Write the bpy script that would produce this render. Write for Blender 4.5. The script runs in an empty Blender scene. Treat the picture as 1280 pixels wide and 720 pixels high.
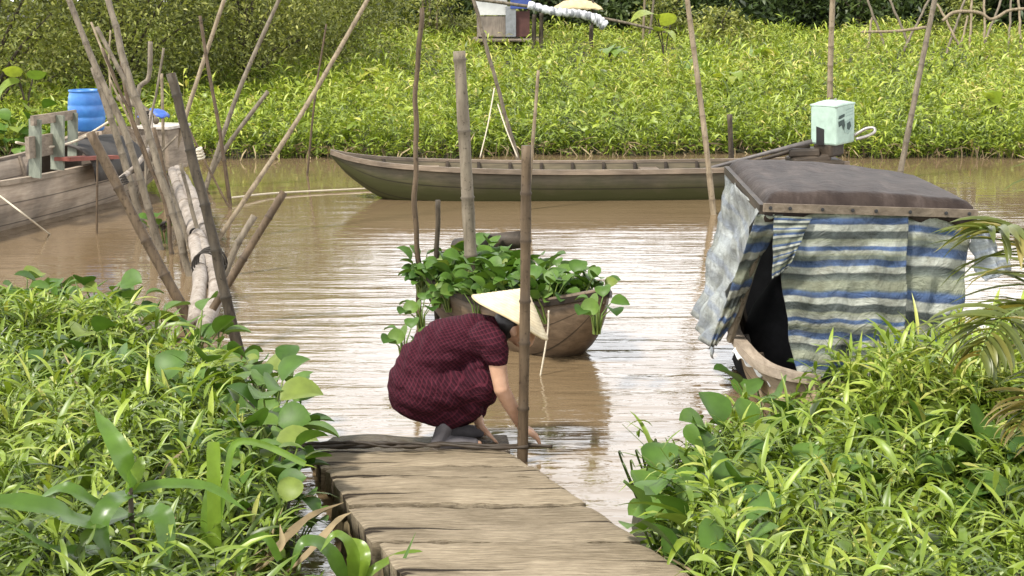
import bpy, math, random
import numpy as np
from mathutils import Vector, Matrix, noise as mnoise

random.seed(7)
RNG = np.random.default_rng(7)
S = bpy.context.scene
C = S.collection

# ------------------------------------------------------------------ camera
CAM_H, FOC = 2.3, 1800.0            # metres above the water, focal length in photo pixels
PITCH = math.atan(360.0 / FOC)
cam_data = bpy.data.cameras.new('camera')
cam = bpy.data.objects.new('camera', cam_data)
C.objects.link(cam)
cam.location = (0, 0, CAM_H)
cam.rotation_euler = (math.pi / 2 - PITCH, 0, 0)
cam_data.sensor_width = 36.0
cam_data.lens = 36.0 * FOC / 1280.0
cam_data.clip_start = 0.1
cam_data.clip_end = 3000
S.camera = cam

# ------------------------------------------------------------------ sky, sun, exposure
SUN_EL, SUN_AZ = math.radians(58), math.radians(-128)     # azimuth measured from +Y towards +X
w = bpy.data.worlds.new('World')
S.world = w
w.use_nodes = True
nt = w.node_tree
nt.nodes.clear()
n_out = nt.nodes.new('ShaderNodeOutputWorld')
n_bg = nt.nodes.new('ShaderNodeBackground')
n_sky = nt.nodes.new('ShaderNodeTexSky')
n_sky.sky_type = 'NISHITA'
n_sky.sun_disc = False
n_sky.sun_elevation = SUN_EL
n_sky.sun_rotation = SUN_AZ
n_sky.dust_density = 3.0
n_tc = nt.nodes.new('ShaderNodeTexCoord')
n_no = nt.nodes.new('ShaderNodeTexNoise')
n_no.inputs['Scale'].default_value = 2.2
n_no.inputs['Detail'].default_value = 5
n_rp = nt.nodes.new('ShaderNodeMapRange')
n_rp.inputs['From Min'].default_value = 0.30
n_rp.inputs['From Max'].default_value = 0.62
n_rp.inputs['To Min'].default_value = 0.62
n_rp.inputs['To Max'].default_value = 0.98
n_mx = nt.nodes.new('ShaderNodeMix')
n_mx.data_type = 'RGBA'
n_sep = nt.nodes.new('ShaderNodeSeparateXYZ')
n_gr = nt.nodes.new('ShaderNodeValToRGB')                   # cloud deck: brighter towards the horizon than overhead
for i_, (p_, c_) in enumerate([(0.0, 1.0), (0.36, 0.90), (0.6, 0.34), (1.0, 0.11)]):
    if i_ in (1, 2): n_gr.color_ramp.elements.new(p_)
    n_gr.color_ramp.elements[i_].position = p_
    n_gr.color_ramp.elements[i_].color = (c_, c_ * 1.005, c_ * 1.02, 1)
n_sc = nt.nodes.new('ShaderNodeMix')
n_sc.data_type = 'RGBA'
n_sc.blend_type = 'MULTIPLY'
n_sc.inputs[0].default_value = 1.0
n_sc.inputs[7].default_value = (25, 25, 25, 1)
nt.links.new(n_tc.outputs['Generated'], n_sep.inputs[0])
nt.links.new(n_sep.outputs['Z'], n_gr.inputs[0])
nt.links.new(n_gr.outputs[0], n_sc.inputs[6])
nt.links.new(n_sc.outputs[2], n_mx.inputs[7])
nt.links.new(n_tc.outputs['Generated'], n_no.inputs['Vector'])
nt.links.new(n_no.outputs['Fac'], n_rp.inputs['Value'])
nt.links.new(n_rp.outputs['Result'], n_mx.inputs[0])
nt.links.new(n_sky.outputs[0], n_mx.inputs[6])
nt.links.new(n_mx.outputs[2], n_bg.inputs['Color'])
n_bg.inputs['Strength'].default_value = 0.10
nt.links.new(n_bg.outputs[0], n_out.inputs[0])

sl = bpy.data.lights.new('sun', 'SUN')
sl.energy = 4.3
sl.angle = math.radians(8)
sl.color = (1.0, 0.95, 0.87)
sun = bpy.data.objects.new('sun', sl)
C.objects.link(sun)
sv = Vector((math.sin(SUN_AZ) * math.cos(SUN_EL), math.cos(SUN_AZ) * math.cos(SUN_EL), math.sin(SUN_EL)))
sun.rotation_euler = sv.to_track_quat('Z', 'Y').to_euler()
sun.location = sv * 60

S.view_settings.view_transform = 'Standard'
S.view_settings.look = 'None'
S.view_settings.gamma = 1
S.view_settings.use_curve_mapping = False
S.view_settings.exposure = 0.50

# ------------------------------------------------------------------ helpers: places
CP, SP = math.cos(PITCH), math.sin(PITCH)
def ray(px, py):
    a, b = px - 640.0, 360.0 - py
    return Vector((a, FOC * CP + b * SP, -FOC * SP + b * CP))
def onz(px, py, z=0.0):
    r = ray(px, py)
    return Vector((0, 0, CAM_H)) + r * ((z - CAM_H) / r.z)
def atd(px, py, d):
    r = ray(px, py)
    return Vector((0, 0, CAM_H)) + r * (d / r.y)

# ------------------------------------------------------------------ helpers: tagging
def tag(o, label=None, cat=None, group=None, kind=None):
    if label: o['label'] = label
    if cat: o['category'] = cat
    if group: o['group'] = group
    if kind: o['kind'] = kind
    return o
def empty(name, loc, label, cat, group=None, rotz=0.0):
    o = bpy.data.objects.new(name, None)
    C.objects.link(o)
    o.location = loc
    o.rotation_euler = (0, 0, rotz)
    return tag(o, label, cat, group)

# ------------------------------------------------------------------ helpers: meshes
def np_mesh(name, V, Q, mat, parent=None, attrs=None, loc=(0, 0, 0), smooth=True, uv=None):
    """V (n,3), Q (m,k) faces of equal size -> one linked mesh object."""
    V = np.asarray(V, dtype=np.float32)
    Q = np.asarray(Q, dtype=np.int32)
    me = bpy.data.meshes.new(name)
    k = Q.shape[1]
    me.vertices.add(len(V))
    me.vertices.foreach_set('co', (V - np.asarray(loc, dtype=np.float32)).ravel())
    me.loops.add(Q.size)
    me.loops.foreach_set('vertex_index', Q.ravel())
    me.polygons.add(len(Q))
    me.polygons.foreach_set('loop_start', np.arange(0, Q.size, k, dtype=np.int32))
    me.polygons.foreach_set('use_smooth', np.full(len(Q), smooth, dtype=bool))
    me.update(calc_edges=True)
    for an, av in (attrs or {}).items():
        a = me.attributes.new(an, 'FLOAT', 'POINT')
        a.data.foreach_set('value', np.asarray(av, dtype=np.float32))
    me.materials.append(mat)
    o = bpy.data.objects.new(name, me)
    C.objects.link(o)
    o.location = loc
    if parent: o.parent = parent
    return o

class MB:
    """Collects shapes and links them as one mesh object."""
    def __init__(self):
        self.v, self.f, self.a, self.b = [], [], [], []
    def add(self, verts, faces, a=None, b=None):
        o = len(self.v)
        self.v += [tuple(p) for p in verts]
        self.f += [tuple(i + o for i in f) for f in faces]
        self.a += list(a) if a is not None else [0.0] * len(verts)
        self.b += list(b) if b is not None else [0.0] * len(verts)
        return self
    def tube(self, pts, radii, sides=10, flat=1.0, a=None):
        pts = [Vector(p) for p in pts]
        n = len(pts)
        if not hasattr(radii, '__len__'): radii = [radii] * n
        V, F, A = [], [], []
        up = None
        for i in range(n):
            t = (pts[min(i + 1, n - 1)] - pts[max(i - 1, 0)]).normalized()
            if up is None:
                up = t.cross(Vector((0.3, 1, 0.1))).normalized()
            up = (up - t * up.dot(t)).normalized()
            s = t.cross(up)
            for j in range(sides):
                th = 2 * math.pi * j / sides
                V.append(pts[i] + (up * math.cos(th) + s * math.sin(th) * flat) * radii[i])
                A.append(a[i] if a is not None else 0.0)
        for i in range(n - 1):
            for j in range(sides):
                j2 = (j + 1) % sides
                F.append((i * sides + j, i * sides + j2, (i + 1) * sides + j2, (i + 1) * sides + j))
        F.append(tuple(range(sides))[::-1])
        F.append(tuple((n - 1) * sides + j for j in range(sides)))
        return self.add(V, F, A)
    def box(self, c, size, rot=None, jitter=0.0):
        c = Vector(c)
        hx, hy, hz = size[0] / 2, size[1] / 2, size[2] / 2
        V = []
        for x in (-1, 1):
            for y in (-1, 1):
                for z in (-1, 1):
                    p = Vector((x * hx, y * hy, z * hz))
                    if jitter: p += Vector([random.uniform(-jitter, jitter) for _ in range(3)])
                    V.append(c + (rot @ p if rot else p))
        return self.add(V, [(0, 1, 3, 2), (4, 6, 7, 5), (0, 4, 5, 1), (2, 3, 7, 6), (0, 2, 6, 4), (1, 5, 7, 3)])
    def bar(self, p, q, wid, hei, up=(0, 0, 1), jitter=0.0):
        p, q = Vector(p), Vector(q)
        x = (q - p).normalized()
        y = Vector(up).cross(x)
        if y.length < 1e-4: y = Vector((0, 1, 0))
        y.normalize()
        z = x.cross(y)
        return self.box((p + q) / 2, ((q - p).length, wid, hei), Matrix((x, y, z)).transposed(), jitter)
    def grid(self, fn, nu, nv, a=None):
        V, A, B = [], [], []
        for i in range(nu + 1):
            for j in range(nv + 1):
                V.append(fn(i / nu, j / nv)); A.append(i / nu); B.append(j / nv)
        F = []
        for i in range(nu):
            for j in range(nv):
                k = i * (nv + 1) + j
                F.append((k, k + nv + 1, k + nv + 2, k + 1))
        return self.add(V, F, A, B)
    def lathe(self, prof, c, n=28, axis=None):
        c = Vector(c)
        M = Vector((0, 0, 1)).rotation_difference(Vector(axis)).to_matrix() if axis is not None else Matrix.Identity(3)
        V, F = [], []
        for (r, z) in prof:
            for j in range(n):
                th = 2 * math.pi * j / n
                V.append(c + M @ Vector((r * math.cos(th), r * math.sin(th), z)))
        for i in range(len(prof) - 1):
            for j in range(n):
                j2 = (j + 1) % n
                F.append((i * n + j, i * n + j2, (i + 1) * n + j2, (i + 1) * n + j))
        return self.add(V, F)
    def build(self, name, mat, parent=None, loc=(0, 0, 0), smooth=False, bevel=0.0, solid=0.0, local=False, fix=True):
        """verts are world coordinates (or the parent's own when local); loc is the object's origin."""
        me = bpy.data.meshes.new(name)
        L = Vector(loc)
        me.from_pydata([Vector(v) - L for v in self.v], [], self.f)
        at = me.attributes.new('girth', 'FLOAT', 'POINT')
        at.data.foreach_set('value', self.a)
        at = me.attributes.new('along', 'FLOAT', 'POINT')
        at.data.foreach_set('value', self.b)
        if fix:
            import bmesh
            bm = bmesh.new(); bm.from_mesh(me)
            bmesh.ops.recalc_face_normals(bm, faces=bm.faces)
            bm.to_mesh(me); bm.free()
        if smooth:
            me.polygons.foreach_set('use_smooth', [True] * len(me.polygons))
        me.materials.append(mat)
        o = bpy.data.objects.new(name, me)
        C.objects.link(o)
        o.location = L
        if solid:
            m = o.modifiers.new('thickness', 'SOLIDIFY'); m.thickness = solid; m.offset = 0
        if bevel:
            m = o.modifiers.new('bevel', 'BEVEL'); m.width = bevel; m.segments = 2; m.limit_method = 'ANGLE'
        if parent:
            o.parent = parent
            if not local:
                o.location = L - parent.location if parent.rotation_euler.z == 0 else L
        return o

def spline(pts, n):
    """Catmull-Rom through pts, n samples."""
    P = [Vector(p) for p in pts]
    if len(P) == 2:
        return [P[0].lerp(P[1], i / (n - 1)) for i in range(n)]
    P = [P[0] * 2 - P[1]] + P + [P[-1] * 2 - P[-2]]
    m = len(P) - 3
    out = []
    for i in range(n):
        u = i / (n - 1) * m
        k = min(int(u), m - 1)
        t = u - k
        a, b, c, d = P[k:k + 4]
        out.append(0.5 * ((2 * b) + (c - a) * t + (2 * a - 5 * b + 4 * c - d) * t * t + (3 * b - a - 3 * c + d) * t ** 3))
    return out

# ------------------------------------------------------------------ helpers: materials
def new_mat(name):
    m = bpy.data.materials.new(name)
    m.use_nodes = True
    nt = m.node_tree
    return m, nt, nt.nodes['Principled BSDF']
def N(nt, t, **kw):
    n = nt.nodes.new(t)
    for k, v in kw.items():
        if k in n.inputs.keys(): n.inputs[k].default_value = v
        else: setattr(n, k, v)
    return n
def ramp(nt, stops, interp='LINEAR'):
    r = nt.nodes.new('ShaderNodeValToRGB')
    r.color_ramp.interpolation = interp
    e = r.color_ramp.elements
    while len(e) < len(stops): e.new(0.5)
    for i, (p, c) in enumerate(stops):
        e[i].position = p
        e[i].color = (c[0], c[1], c[2], 1)
    return r
def srgb(r, g, b, k=1.0):
    f = lambda c: (c / 255 / 12.92 if c / 255 <= .04045 else ((c / 255 + .055) / 1.055) ** 2.4) * k
    return (f(r), f(g), f(b))
def bump(nt, bsdf, h, strength, dist=0.01):
    b = N(nt, 'ShaderNodeBump')
    b.inputs['Strength'].default_value = strength
    b.inputs['Distance'].default_value = dist
    nt.links.new(h, b.inputs['Height'])
    nt.links.new(b.outputs[0], bsdf.inputs['Normal'])
    return b
def mixc(nt, fac, a, b, mode='MIX'):
    m = nt.nodes.new('ShaderNodeMix')
    m.data_type = 'RGBA'
    m.blend_type = mode
    for sock, v in ((m.inputs[0], fac), (m.inputs[6], a), (m.inputs[7], b)):
        if hasattr(v, 'is_output'): nt.links.new(v, sock)
        elif isinstance(v, (int, float)): sock.default_value = v
        else: sock.default_value = (v[0], v[1], v[2], 1)
    return m.outputs[2]
def noise(nt, scale, detail=4, rough=0.6, vec=None, stretch=None, dist=0.0):
    n = N(nt, 'ShaderNodeTexNoise')
    n.inputs['Scale'].default_value = scale
    n.inputs['Detail'].default_value = detail
    n.inputs['Roughness'].default_value = rough
    n.inputs['Distortion'].default_value = dist
    if vec is None:
        vec = N(nt, 'ShaderNodeTexCoord').outputs['Object']
    if stretch:
        mp = N(nt, 'ShaderNodeMapping')
        mp.inputs['Scale'].default_value = stretch
        nt.links.new(vec, mp.inputs['Vector'])
        vec = mp.outputs[0]
    nt.links.new(vec, n.inputs['Vector'])
    return n.outputs['Fac']

def wood_mat(name, dark, light, stretch, rough=0.75, scale=6.0, bumps=0.5, seams=0, low=None, spec=0.3, stain=None):
    """Weathered wood: grain stretched along one axis, plank seams from the girth attribute."""
    m, nt, b = new_mat(name)
    g = noise(nt, scale, 8, 0.7, stretch=stretch, dist=0.4)
    big = noise(nt, 1.7, 3, 0.6)
    r = ramp(nt, [(0.28, dark), (0.5, tuple((d + l) / 2 for d, l in zip(dark, light))), (0.72, light)])
    nt.links.new(g, r.inputs[0])
    col = r.outputs[0]
    rb = ramp(nt, [(0.35, (0.55, 0.55, 0.55)), (0.65, (1.15, 1.12, 1.08))])
    nt.links.new(big, rb.inputs[0])
    col = mixc(nt, 1.0, col, rb.outputs[0], 'MULTIPLY')
    if low is not None:
        at = N(nt, 'ShaderNodeAttribute', attribute_name='girth')
        mr = ramp(nt, [(low[0], (0, 0, 0)), (low[1], (1, 1, 1))])
        ad = N(nt, 'ShaderNodeMath', operation='ADD')
        nb = N(nt, 'ShaderNodeMath', operation='MULTIPLY')
        nb.inputs[1].default_value = 0.30
        nt.links.new(noise(nt, 3, 5), nb.inputs[0])
        nt.links.new(at.outputs['Fac'], ad.inputs[0]); nt.links.new(nb.outputs[0], ad.inputs[1])
        nt.links.new(ad.outputs[0], mr.inputs[0])
        col = mixc(nt, mr.outputs[0], col, low[2])
    h = g
    if seams:
        at = N(nt, 'ShaderNodeAttribute', attribute_name='girth')
        mu = N(nt, 'ShaderNodeMath', operation='MULTIPLY'); mu.inputs[1].default_value = seams
        fr = N(nt, 'ShaderNodeMath', operation='FRACT')
        nt.links.new(at.outputs['Fac'], mu.inputs[0]); nt.links.new(mu.outputs[0], fr.inputs[0])
        sr = ramp(nt, [(0.0, (0, 0, 0)), (0.07, (1, 1, 1)), (0.97, (1, 1, 1)), (1.0, (0, 0, 0))])
        nt.links.new(fr.outputs[0], sr.inputs[0])
        col = mixc(nt, sr.outputs[0], (dark[0] * .25, dark[1] * .25, dark[2] * .25), col)
    nt.links.new(col, b.inputs['Base Color'])
    b.inputs['Roughness'].default_value = rough
    b.inputs['Specular IOR Level'].default_value = spec
    bump(nt, b, h, bumps, 0.012)
    return m

def pole_mat(name, dark, light, node_col, rough=0.6):
    dark, light = tuple(c * .72 for c in dark), tuple(c * .74 for c in light)
    m, nt, b = new_mat(name)
    g = noise(nt, 9, 6, 0.65, stretch=(2.4, 2.4, 0.35), dist=0.3)
    r = ramp(nt, [(0.30, dark), (0.68, light)])
    nt.links.new(g, r.inputs[0])
    spots = noise(nt, 38, 3, 0.7)
    sr = ramp(nt, [(0.58, (1, 1, 1)), (0.70, (0.35, 0.33, 0.3))])
    nt.links.new(spots, sr.inputs[0])
    col = mixc(nt, 1.0, r.outputs[0], sr.outputs[0], 'MULTIPLY')
    at = N(nt, 'ShaderNodeAttribute', attribute_name='girth')
    col = mixc(nt, at.outputs['Fac'], col, node_col)
    nt.links.new(col, b.inputs['Base Color'])
    b.inputs['Roughness'].default_value = rough
    b.inputs['Specular IOR Level'].default_value = 0.2
    bump(nt, b, g, 0.35, 0.006)
    return m

def leaf_mat(name, stops, rough=0.42, trans=0.35, spec=0.5):
    m, nt, b = new_mat(name)
    at = N(nt, 'ShaderNodeAttribute', attribute_name='tint')
    r = ramp(nt, stops)
    nt.links.new(at.outputs['Fac'], r.inputs[0])
    nv = noise(nt, 14, 3)
    vr = ramp(nt, [(0.3, (0.8, 0.8, 0.8)), (0.7, (1.15, 1.15, 1.1))])
    nt.links.new(nv, vr.inputs[0])
    col = mixc(nt, 1.0, r.outputs[0], vr.outputs[0], 'MULTIPLY')
    nt.links.new(col, b.inputs['Base Color'])
    b.inputs['Roughness'].default_value = rough
    b.inputs['Specular IOR Level'].default_value = spec
    tr = N(nt, 'ShaderNodeBsdfTranslucent')
    tc = mixc(nt, 1.0, col, (1.25, 1.3, 0.55), 'MULTIPLY')
    nt.links.new(tc, tr.inputs['Color'])
    ms = N(nt, 'ShaderNodeMixShader')
    ms.inputs[0].default_value = trans
    nt.links.new(b.outputs[0], ms.inputs[1]); nt.links.new(tr.outputs[0], ms.inputs[2])
    nt.links.new(ms.outputs[0], nt.nodes['Material Output'].inputs[0])
    return m

def plain_mat(name, col, rough=0.6, spec=0.4, var=0.25, scale=8, metallic=0.0, bumps=0.15):
    m, nt, b = new_mat(name)
    g = noise(nt, scale, 6, 0.65)
    r = ramp(nt, [(0.3, tuple(c * (1 - var) for c in col)), (0.7, tuple(c * (1 + var) for c in col))])
    nt.links.new(g, r.inputs[0])
    nt.links.new(r.outputs[0], b.inputs['Base Color'])
    b.inputs['Roughness'].default_value = rough
    b.inputs['Specular IOR Level'].default_value = spec
    b.inputs['Metallic'].default_value = metallic
    bump(nt, b, g, bumps, 0.008)
    return m

M = {}
GREENS = [(0.0, (0.025, 0.042, 0.008)), (0.35, (0.095, 0.155, 0.017)), (0.7, (0.215, 0.295, 0.032)), (0.9, (0.30, 0.37, 0.06)), (1.0, (0.36, 0.37, 0.09))]
M['grass'] = leaf_mat('near_grass_leaf', GREENS, 0.40, 0.22, 0.5)
FARG = [(0.0, (0.04, 0.065, 0.010)), (0.35, (0.155, 0.22, 0.024)), (0.7, (0.30, 0.375, 0.042)), (0.92, (0.43, 0.48, 0.085)), (1.0, (0.50, 0.44, 0.15))]
M['far_grass'] = leaf_mat('far_bank_leaf', FARG, 0.45, 0.24)
M['hyacinth'] = leaf_mat('hyacinth_leaf', [(0, (0.035, 0.085, 0.014)), (0.5, (0.075, 0.150, 0.022)), (0.85, (0.13, 0.21, 0.04)), (1, (0.24, 0.24, 0.05))], 0.48, 0.2, 0.3)
M['hyacinth_stalk'] = leaf_mat('hyacinth_stalk', [(0, (0.09, 0.16, 0.03)), (1, (0.2, 0.27, 0.06))], 0.4, 0.1)
M['corn'] = leaf_mat('broad_strap_leaf', [(0, (0.05, 0.11, 0.022)), (0.5, (0.11, 0.20, 0.035)), (1, (0.24, 0.34, 0.04))], 0.32, 0.35)
M['taro'] = leaf_mat('taro_leaf', [(0, (0.10, 0.18, 0.05)), (0.5, (0.20, 0.30, 0.06)), (1, (0.42, 0.44, 0.08))], 0.4, 0.4)
M['tree_leaf'] = leaf_mat('olive_tree_leaf', [(0, (0.07, 0.085, 0.022)), (0.5, (0.21, 0.235, 0.05)), (1, (0.38, 0.38, 0.10))], 0.5, 0.25)
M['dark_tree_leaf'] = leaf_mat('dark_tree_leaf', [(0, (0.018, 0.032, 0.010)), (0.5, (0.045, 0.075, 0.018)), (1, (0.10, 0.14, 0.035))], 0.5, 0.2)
M['palm'] = leaf_mat('palm_leaflet', [(0, (0.06, 0.085, 0.02)), (0.6, (0.13, 0.15, 0.035)), (1, (0.30, 0.23, 0.07))], 0.4, 0.25)
M['dry'] = leaf_mat('dry_leaf', [(0, (0.06, 0.045, 0.025)), (0.5, (0.18, 0.135, 0.075)), (1, (0.38, 0.30, 0.18))], 0.7, 0.15, 0.2)
M['bark'] = wood_mat('bark', (0.04, 0.032, 0.022), (0.14, 0.115, 0.085), (3, 3, 0.5), 0.9)
M['bamboo_pale'] = pole_mat('pale_bamboo', (0.19, 0.145, 0.09), (0.42, 0.34, 0.23), (0.13, 0.10, 0.065))
M['bamboo_grey'] = pole_mat('grey_bamboo', (0.12, 0.098, 0.068), (0.31, 0.26, 0.19), (0.09, 0.075, 0.055))
M['bamboo_dark'] = pole_mat('dark_bamboo', (0.035, 0.027, 0.019), (0.12, 0.095, 0.065), (0.03, 0.025, 0.018))
M['bamboo_brown'] = pole_mat('brown_bamboo', (0.075, 0.052, 0.032), (0.19, 0.135, 0.083), (0.05, 0.036, 0.024))
M['bamboo_white'] = pole_mat('bleached_bamboo', (0.27, 0.225, 0.18), (0.52, 0.46, 0.40), (0.12, 0.095, 0.07))
M['boat_wood'] = wood_mat('grey_boat_wood', (0.28, 0.22, 0.165), (0.54, 0.46, 0.37), (0.5, 3, 5), 0.75, 5, 0.4, seams=6)
M['boat_wood_plain'] = wood_mat('grey_board_wood', (0.17, 0.135, 0.10), (0.40, 0.34, 0.27), (0.7, 4, 4), 0.75)
M['green_board'] = wood_mat('faded_green_board', (0.13, 0.15, 0.12), (0.30, 0.33, 0.27), (3, 3, 0.6), 0.75)
M['sampan_wood'] = wood_mat('mossy_sampan_wood', (0.050, 0.042, 0.025), (0.14, 0.115, 0.073), (0.5, 3, 5), 0.6, 5, 0.4, seams=5, low=(0.20, 0.42, (0.046, 0.048, 0.015)))
M['sampan_rail'] = wood_mat('sampan_rail_wood', (0.12, 0.09, 0.065), (0.29, 0.235, 0.175), (0.5, 3, 5), 0.65)
M['dark_wood'] = wood_mat('dark_wet_wood', (0.02, 0.016, 0.012), (0.075, 0.058, 0.042), (0.6, 3, 3), 0.55)
M['small_boat'] = wood_mat('brown_small_boat_wood', (0.075, 0.052, 0.032), (0.20, 0.145, 0.095), (0.5, 3, 5), 0.5, 5, 0.4, seams=5)
M['rope'] = plain_mat('pale_rope', (0.55, 0.49, 0.38), 0.85, 0.2, 0.2, 60)
M['dark_rope'] = plain_mat('dark_cord', (0.04, 0.035, 0.03), 0.8, 0.2, 0.3, 60)
M['black'] = plain_mat('black_shade_and_nails', (0.018, 0.017, 0.017), 0.5, 0.4, 0.3, 20)  # nails, and the painted dark of the log hollow and exhaust opening
M['dark_steel'] = plain_mat('greasy_steel', (0.10, 0.09, 0.085), 0.5, 0.4, 0.4, 14)
M['steel'] = plain_mat('dull_steel', (0.35, 0.33, 0.31), 0.45, 0.5, 0.3, 20, 0.6)

# ================================================================== SETTING
# ---- ground: one sheet, near bank, river bed and far bank
SHX = [-60, -6, -4, -2.4, -1.7, -1.25, -1.02, -0.86, 0.36, 0.52, 0.75, 1.1, 1.6, 4, 60]
SHY = [11, 9.9, 9.5, 8.9, 8.3, 7.7, 7.0, 4.8, 4.8, 6.3, 6.75, 6.95, 7.1, 7.3, 8]
def near_shore(x): return np.interp(x, SHX, SHY)
def far_shore(x): return 21.7 + 0.35 * np.sin(x * 0.6) + 0.2 * np.sin(x * 1.9 + 1)
def ground_z(x, y):
    x = np.asarray(x, float); y = np.asarray(y, float)
    zn = np.clip((near_shore(x) - y) * 0.35, -0.7, 0.10) + np.clip((near_shore(x) - 0.3 - y) * 0.055, 0, 0.30)
    f = y - far_shore(x)
    zf = np.clip(f * 0.5, -0.7, 0.12) + np.clip(f * 0.042, 0, 0.85)
    z = np.maximum(zn, zf)
    return z + 0.03 * np.sin(x * 3.1 + y * 1.7) * np.cos(y * 2.3 - x)
gx = np.concatenate([[-900, -400, -150, -70, -40, -26], np.arange(-18, -6, 0.6), np.arange(-6, 6, 0.14), np.arange(6, 18.1, 0.6), [26, 40, 70, 150, 400, 900]])
gy = np.concatenate([[-300, -60, -20, -6, -2, 0, 1.5], np.arange(2.5, 11, 0.14), np.arange(11, 21, 0.8), np.arange(21, 24, 0.25), np.arange(24, 60, 1.0), [70, 90, 140, 300, 700, 1500]])
X, Y = np.meshgrid(gx, gy, indexing='ij')
V = np.stack([X, Y, ground_z(X, Y)], -1).reshape(-1, 3)
ii, jj = np.meshgrid(np.arange(len(gx) - 1), np.arange(len(gy) - 1), indexing='ij')
k0 = (ii * len(gy) + jj).ravel()
Q = np.stack([k0, k0 + len(gy), k0 + len(gy) + 1, k0 + 1], 1)
m, nt, b = new_mat('mud')
g = noise(nt, 3.0, 8, 0.7)
r = ramp(nt, [(0.3, (0.018, 0.018, 0.009)), (0.55, (0.035, 0.036, 0.015)), (0.75, (0.06, 0.058, 0.026))])
nt.links.new(g, r.inputs[0]); nt.links.new(r.outputs[0], b.inputs['Base Color'])
b.inputs['Roughness'].default_value = 0.85
bump(nt, b, noise(nt, 20, 6), 0.6, 0.03)
tag(np_mesh('ground', V, Q, m), kind='structure')

# ---- river water
m, nt, b = new_mat('muddy_water')
tc = N(nt, 'ShaderNodeTexCoord')
sep = N(nt, 'ShaderNodeSeparateXYZ')
nt.links.new(tc.outputs['Object'], sep.inputs[0])
b.inputs['Roughness'].default_value = 0.035
b.inputs['IOR'].default_value = 1.8
n1 = noise(nt, 1.0, 2, 0.5, tc.outputs['Object'], (0.55, 4.2, 1), 0.4)
n2 = noise(nt, 1.0, 3, 0.55, tc.outputs['Object'], (3.0, 12.0, 1), 0.8)
n3 = noise(nt, 0.35, 3, 0.5, tc.outputs['Object'])
patch = N(nt, 'ShaderNodeMapRange'); patch.inputs['From Min'].default_value = 0.35; patch.inputs['From Max'].default_value = 0.65
patch.inputs['To Min'].default_value = 0.45
nt.links.new(n3, patch.inputs['Value'])
far = N(nt, 'ShaderNodeMapRange'); far.inputs['From Min'].default_value = 9.5; far.inputs['From Max'].default_value = 17.0
far.inputs['To Min'].default_value = 1.0; far.inputs['To Max'].default_value = 0.16
nt.links.new(sep.outputs['Y'], far.inputs['Value'])
amp = N(nt, 'ShaderNodeMath', operation='MULTIPLY')
nt.links.new(patch.outputs[0], amp.inputs[0]); nt.links.new(far.outputs[0], amp.inputs[1])
h2 = N(nt, 'ShaderNodeMath', operation='MULTIPLY'); h2.inputs[1].default_value = 0.32
nt.links.new(n2, h2.inputs[0])
hs = N(nt, 'ShaderNodeMath', operation='ADD')
nt.links.new(n1, hs.inputs[0]); nt.links.new(h2.outputs[0], hs.inputs[1])
hm = N(nt, 'ShaderNodeMath', operation='MULTIPLY')
nt.links.new(hs.outputs[0], hm.inputs[0]); nt.links.new(amp.outputs[0], hm.inputs[1])
bump(nt, b, hm.outputs[0], 1.0, 0.022)
cr = ramp(nt, [(0.3, (0.150, 0.104, 0.056)), (0.7, (0.195, 0.140, 0.080))])
nt.links.new(noise(nt, 0.25, 3, 0.5, tc.outputs['Object']), cr.inputs[0])
nt.links.new(cr.outputs[0], b.inputs['Base Color'])
V = [(-900, -40, 0), (900, -40, 0), (900, 60, 0), (-900, 60, 0)]
tag(np_mesh('river_water', V, [(0, 1, 2, 3)], m), kind='structure')

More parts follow.
